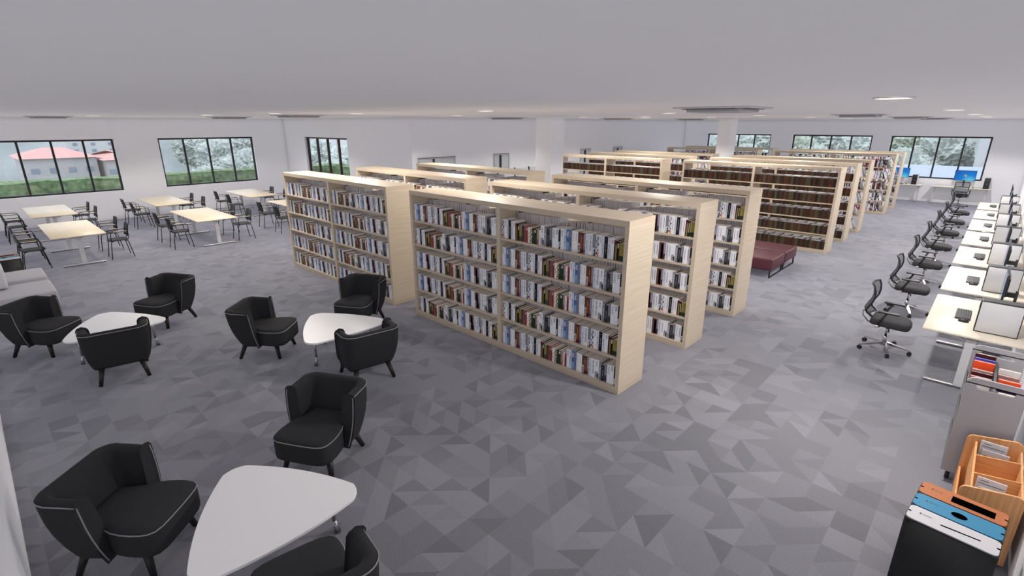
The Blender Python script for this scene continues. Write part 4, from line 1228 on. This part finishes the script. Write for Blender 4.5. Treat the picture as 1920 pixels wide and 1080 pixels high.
M_FAC = mat('cream_facade', (.30, .295, .30), .9, var=.04, vscale=.6)
M_FACW = mat('white_facade', (.36, .37, .38), .9)
M_ROOFR = mat('red_roof_tiles', (.36, .20, .18), .9, var=.1, vscale=2)
M_WINX = mat('facade_window', (.16, .19, .23), .3)
M_LEDGE = mat('pale_terrace', (.20, .24, .30), .8)
mb = MB(); mb.box(-26, XL - .25, -30, 12, -.6, -.12); mb.box(XL - .25, XB - .3, YA + .25, 12, -.6, -.12); struct(mb.build('ground_terrace', M_GRASS))
mb = MB(); mb.box(-200, 60, -90, 220, -9.6, -9); struct(mb.build('ground', M_GRASS))
mb = MB(); mb.box(-10.8, 14, 26.0, 40, .2, .62); struct(mb.build('ground_flat_roof', M_LEDGE))
from mathutils import noise
def hill(name, P0, P1, h, base, n=60, depth=60):
    P0, P1 = Vector(P0), Vector(P1); d = P1 - P0; nrm = Vector((d.y, -d.x)).normalized()
    rows = []
    for j in range(9):
        row = []
        for i in range(n + 1):
            p = P0 + d * i / n + nrm * depth * j / 8
            z = base + (h - base) * math.sin(PI / 2 * min(1, j / 5)) + 4 * noise.noise(Vector((p.x * .03, p.y * .03, j)))
            row.append((p.x, p.y, z if j else base - 1))
        rows.append(row)
    mb = MB(); mb.grid(rows); return struct(mb.build(name, M_HILL))
hill('hills', (-150, 120), (-150, -60), 22, -9)
hill('hills', (40, 130), (-170, 130), 22, -9)
def hedge(lab, x0, x1, y0, y1, z1, seed):
    t = random.Random(seed); bm = bmesh.new(); bmesh.ops.create_cube(bm, size=1)
    for v in bm.verts: v.co = Vector(((x0 + x1) / 2 + v.co.x * (x1 - x0), (y0 + y1) / 2 + v.co.y * (y1 - y0), z1 / 2 - .06 + v.co.z * (z1 + .12)))
    bmesh.ops.subdivide_edges(bm, edges=bm.edges[:], cuts=30, use_grid_fill=True)
    for v in bm.verts:
        q = v.co * 2.6; v.co += Vector((noise.noise(q), noise.noise(q + Vector((9, 0, 0))), noise.noise(q + Vector((0, 9, 0))) * .7)) * .14
    mb = MB(); mb.add_bm(bm, None, False); o = mb.build('hedge', M_HEDGE); return tag(o, lab, 'hedge')
hedge('clipped green hedge outside the left windows', -24.6, -23.4, -8, 9.5, 1.16, 1)
hedge('green hedge outside the tall narrow window of the recessed wall', -23, -13, 8.6, 9.8, 1.15, 2)
def ico_crown(r, seed, mat_):
    bm = bmesh.new(); bmesh.ops.create_icosphere(bm, subdivisions=5, radius=r)
    for v in bm.verts:
        q = v.co / r * 1.7 + Vector((seed * 3.1, 0, 0)); k = 1 + .28 * noise.noise(q) + .14 * noise.noise(q * 2.7) + .12 * noise.noise(q * 6) + .13 * noise.noise(q * 14)
        v.co = v.co * k; v.co.z *= .9
    mb = MB(); mb.add_bm(bm, None, False); return mb.mesh('crown', mat_)
CR = [ico_crown(3.2, i, M_TREE if i < 3 else M_TREE2) for i in range(5)]
tm = MB(); tm.cyl((0, 0, -9), (0, 0, 0), .35, .22); TRK = tm.mesh('trunk', M_BARK)
def tree(x, y, z, s, k, lab):
    t = thing('tree', lab, 'tree', (x, y, z), 0, 'trees outside the windows'); t.scale = (s, s, s)
    o = bpy.data.objects.new('crown', CR[k]); COL.objects.link(o); o.parent = t; o.rotation_euler = (0, 0, x * 1.7)
    o = bpy.data.objects.new('trunk', TRK); COL.objects.link(o); o.parent = t
    return t
rt = random.Random(11)
spots = []
for i in range(13): spots.append((-56 - (i * 3 % 4) * 9, 12.8 + i * 1.7 + (i * 3 % 4) * 1.5, (-3.2, -2.0, -1.1, -.2)[i * 3 % 4], .80, i % 3, 'grey-green tree seen through the second left window, %s from left' % ordinal(i + 1)))
for i in range(3): spots.append((-58, -5 + i * 5.2, -5.2, .78, i % 3, 'low tree before the houses outside the leftmost window, %s from left' % ordinal(i + 1)))
spots.append((-46, 15.3, -2.6, .6, 4, 'light green bushy tree at the right side of the second left window'))
for i in range(11): spots.append((-27 + i * 2.5, 60 + (i % 3) * 8, (-1.6, -.2, 1.2)[i % 3], .86, (3 if i % 4 == 0 else i % 3), 'pale green tree outside the back windows, %s from left' % ordinal(i + 1)))
spots.append((2.0, 51, -2.6, .75, 1, 'low tree in front of the white tower outside the right back window'))
for i in range(3): spots.append((-90 + i * 7, 40 + (i % 2) * 2, -4.6, .8, 3, 'small green tree outside the narrow window, %s from left' % ordinal(i + 1)))
for sp_ in spots: tree(*sp_)
def house(lab, x0, x1, y0, y1, z1, m, roof=None, wins=()):
    t = thing('house', lab, 'building', (x1, (y0 + y1) / 2, -9)); dx, dy = x1, (y0 + y1) / 2
    mb = MB(); mb.box(x0 - dx, 0, y0 - dy, y1 - dy, 0, z1 + 9); mb.build('wall', m, t)
    if roof:
        mb = MB(); yc = 0; a, b = x0 - dx - .4, .4; zz = z1 + 9
        P = [(b, y0 - dy - .4, zz), (b, y1 - dy + .4, zz), (a, y1 - dy + .4, zz), (a, y0 - dy - .4, zz), ((a + b) / 2, y0 - dy + 2.2, zz + roof), ((a + b) / 2, y1 - dy - 2.2, zz + roof)]
        n = len(mb.v); mb.v += P
        for f in ((0, 1, 5, 4), (1, 2, 5), (2, 3, 4, 5), (3, 0, 4), (3, 2, 1, 0)): mb.face([n + k for k in f])
        mb.build('roof', M_ROOFR, t)
    axis, cols, rows_ = wins
    for c in range(cols):
        for r in range(rows_):
            zz = z1 + 9 - 1.5 - r * 1.15
            mb = MB()
            if axis == 'x': yy = y0 - dy + (y1 - y0) * (c + .5) / cols; mb.box(.0, .05, yy - .32, yy + .32, zz, zz + .5)
            else: xx = x0 - dx + (x1 - x0) * (c + .5) / cols; mb.box(xx - .5, xx + .5, y0 - dy - .05, y0 - dy, zz, zz + .7)
            mb.build('window', M_WINX, t)
    return t
house('cream house with red roof in the middle of the leftmost window', -80, -70, -.4, 5.6, -.15, M_FAC, .95, ('x', 4, 3))
house('cream house with red roof at the right of the leftmost window', -79, -68, 6.1, 9.3, -.45, M_FAC, .8, ('x', 4, 3))
house('white apartment block at the far left of the leftmost window', -100, -88, -12, -1.2, 0.9, M_FACW, None, ('x', 6, 3))
house('white apartment block high behind the red roofs', -135, -120, 9, 22, 2.2, M_FACW, None, ('x', 5, 3))
house('white building seen through the narrow window of the recessed wall', -125, -75, 48, 56, 3.0, M_FACW, None, ('y', 9, 3))
house('white tower block outside the right back window', .9, 12, 58, 70, 4.5, M_FACW, None, ('y', 4, 4))
#NEXT
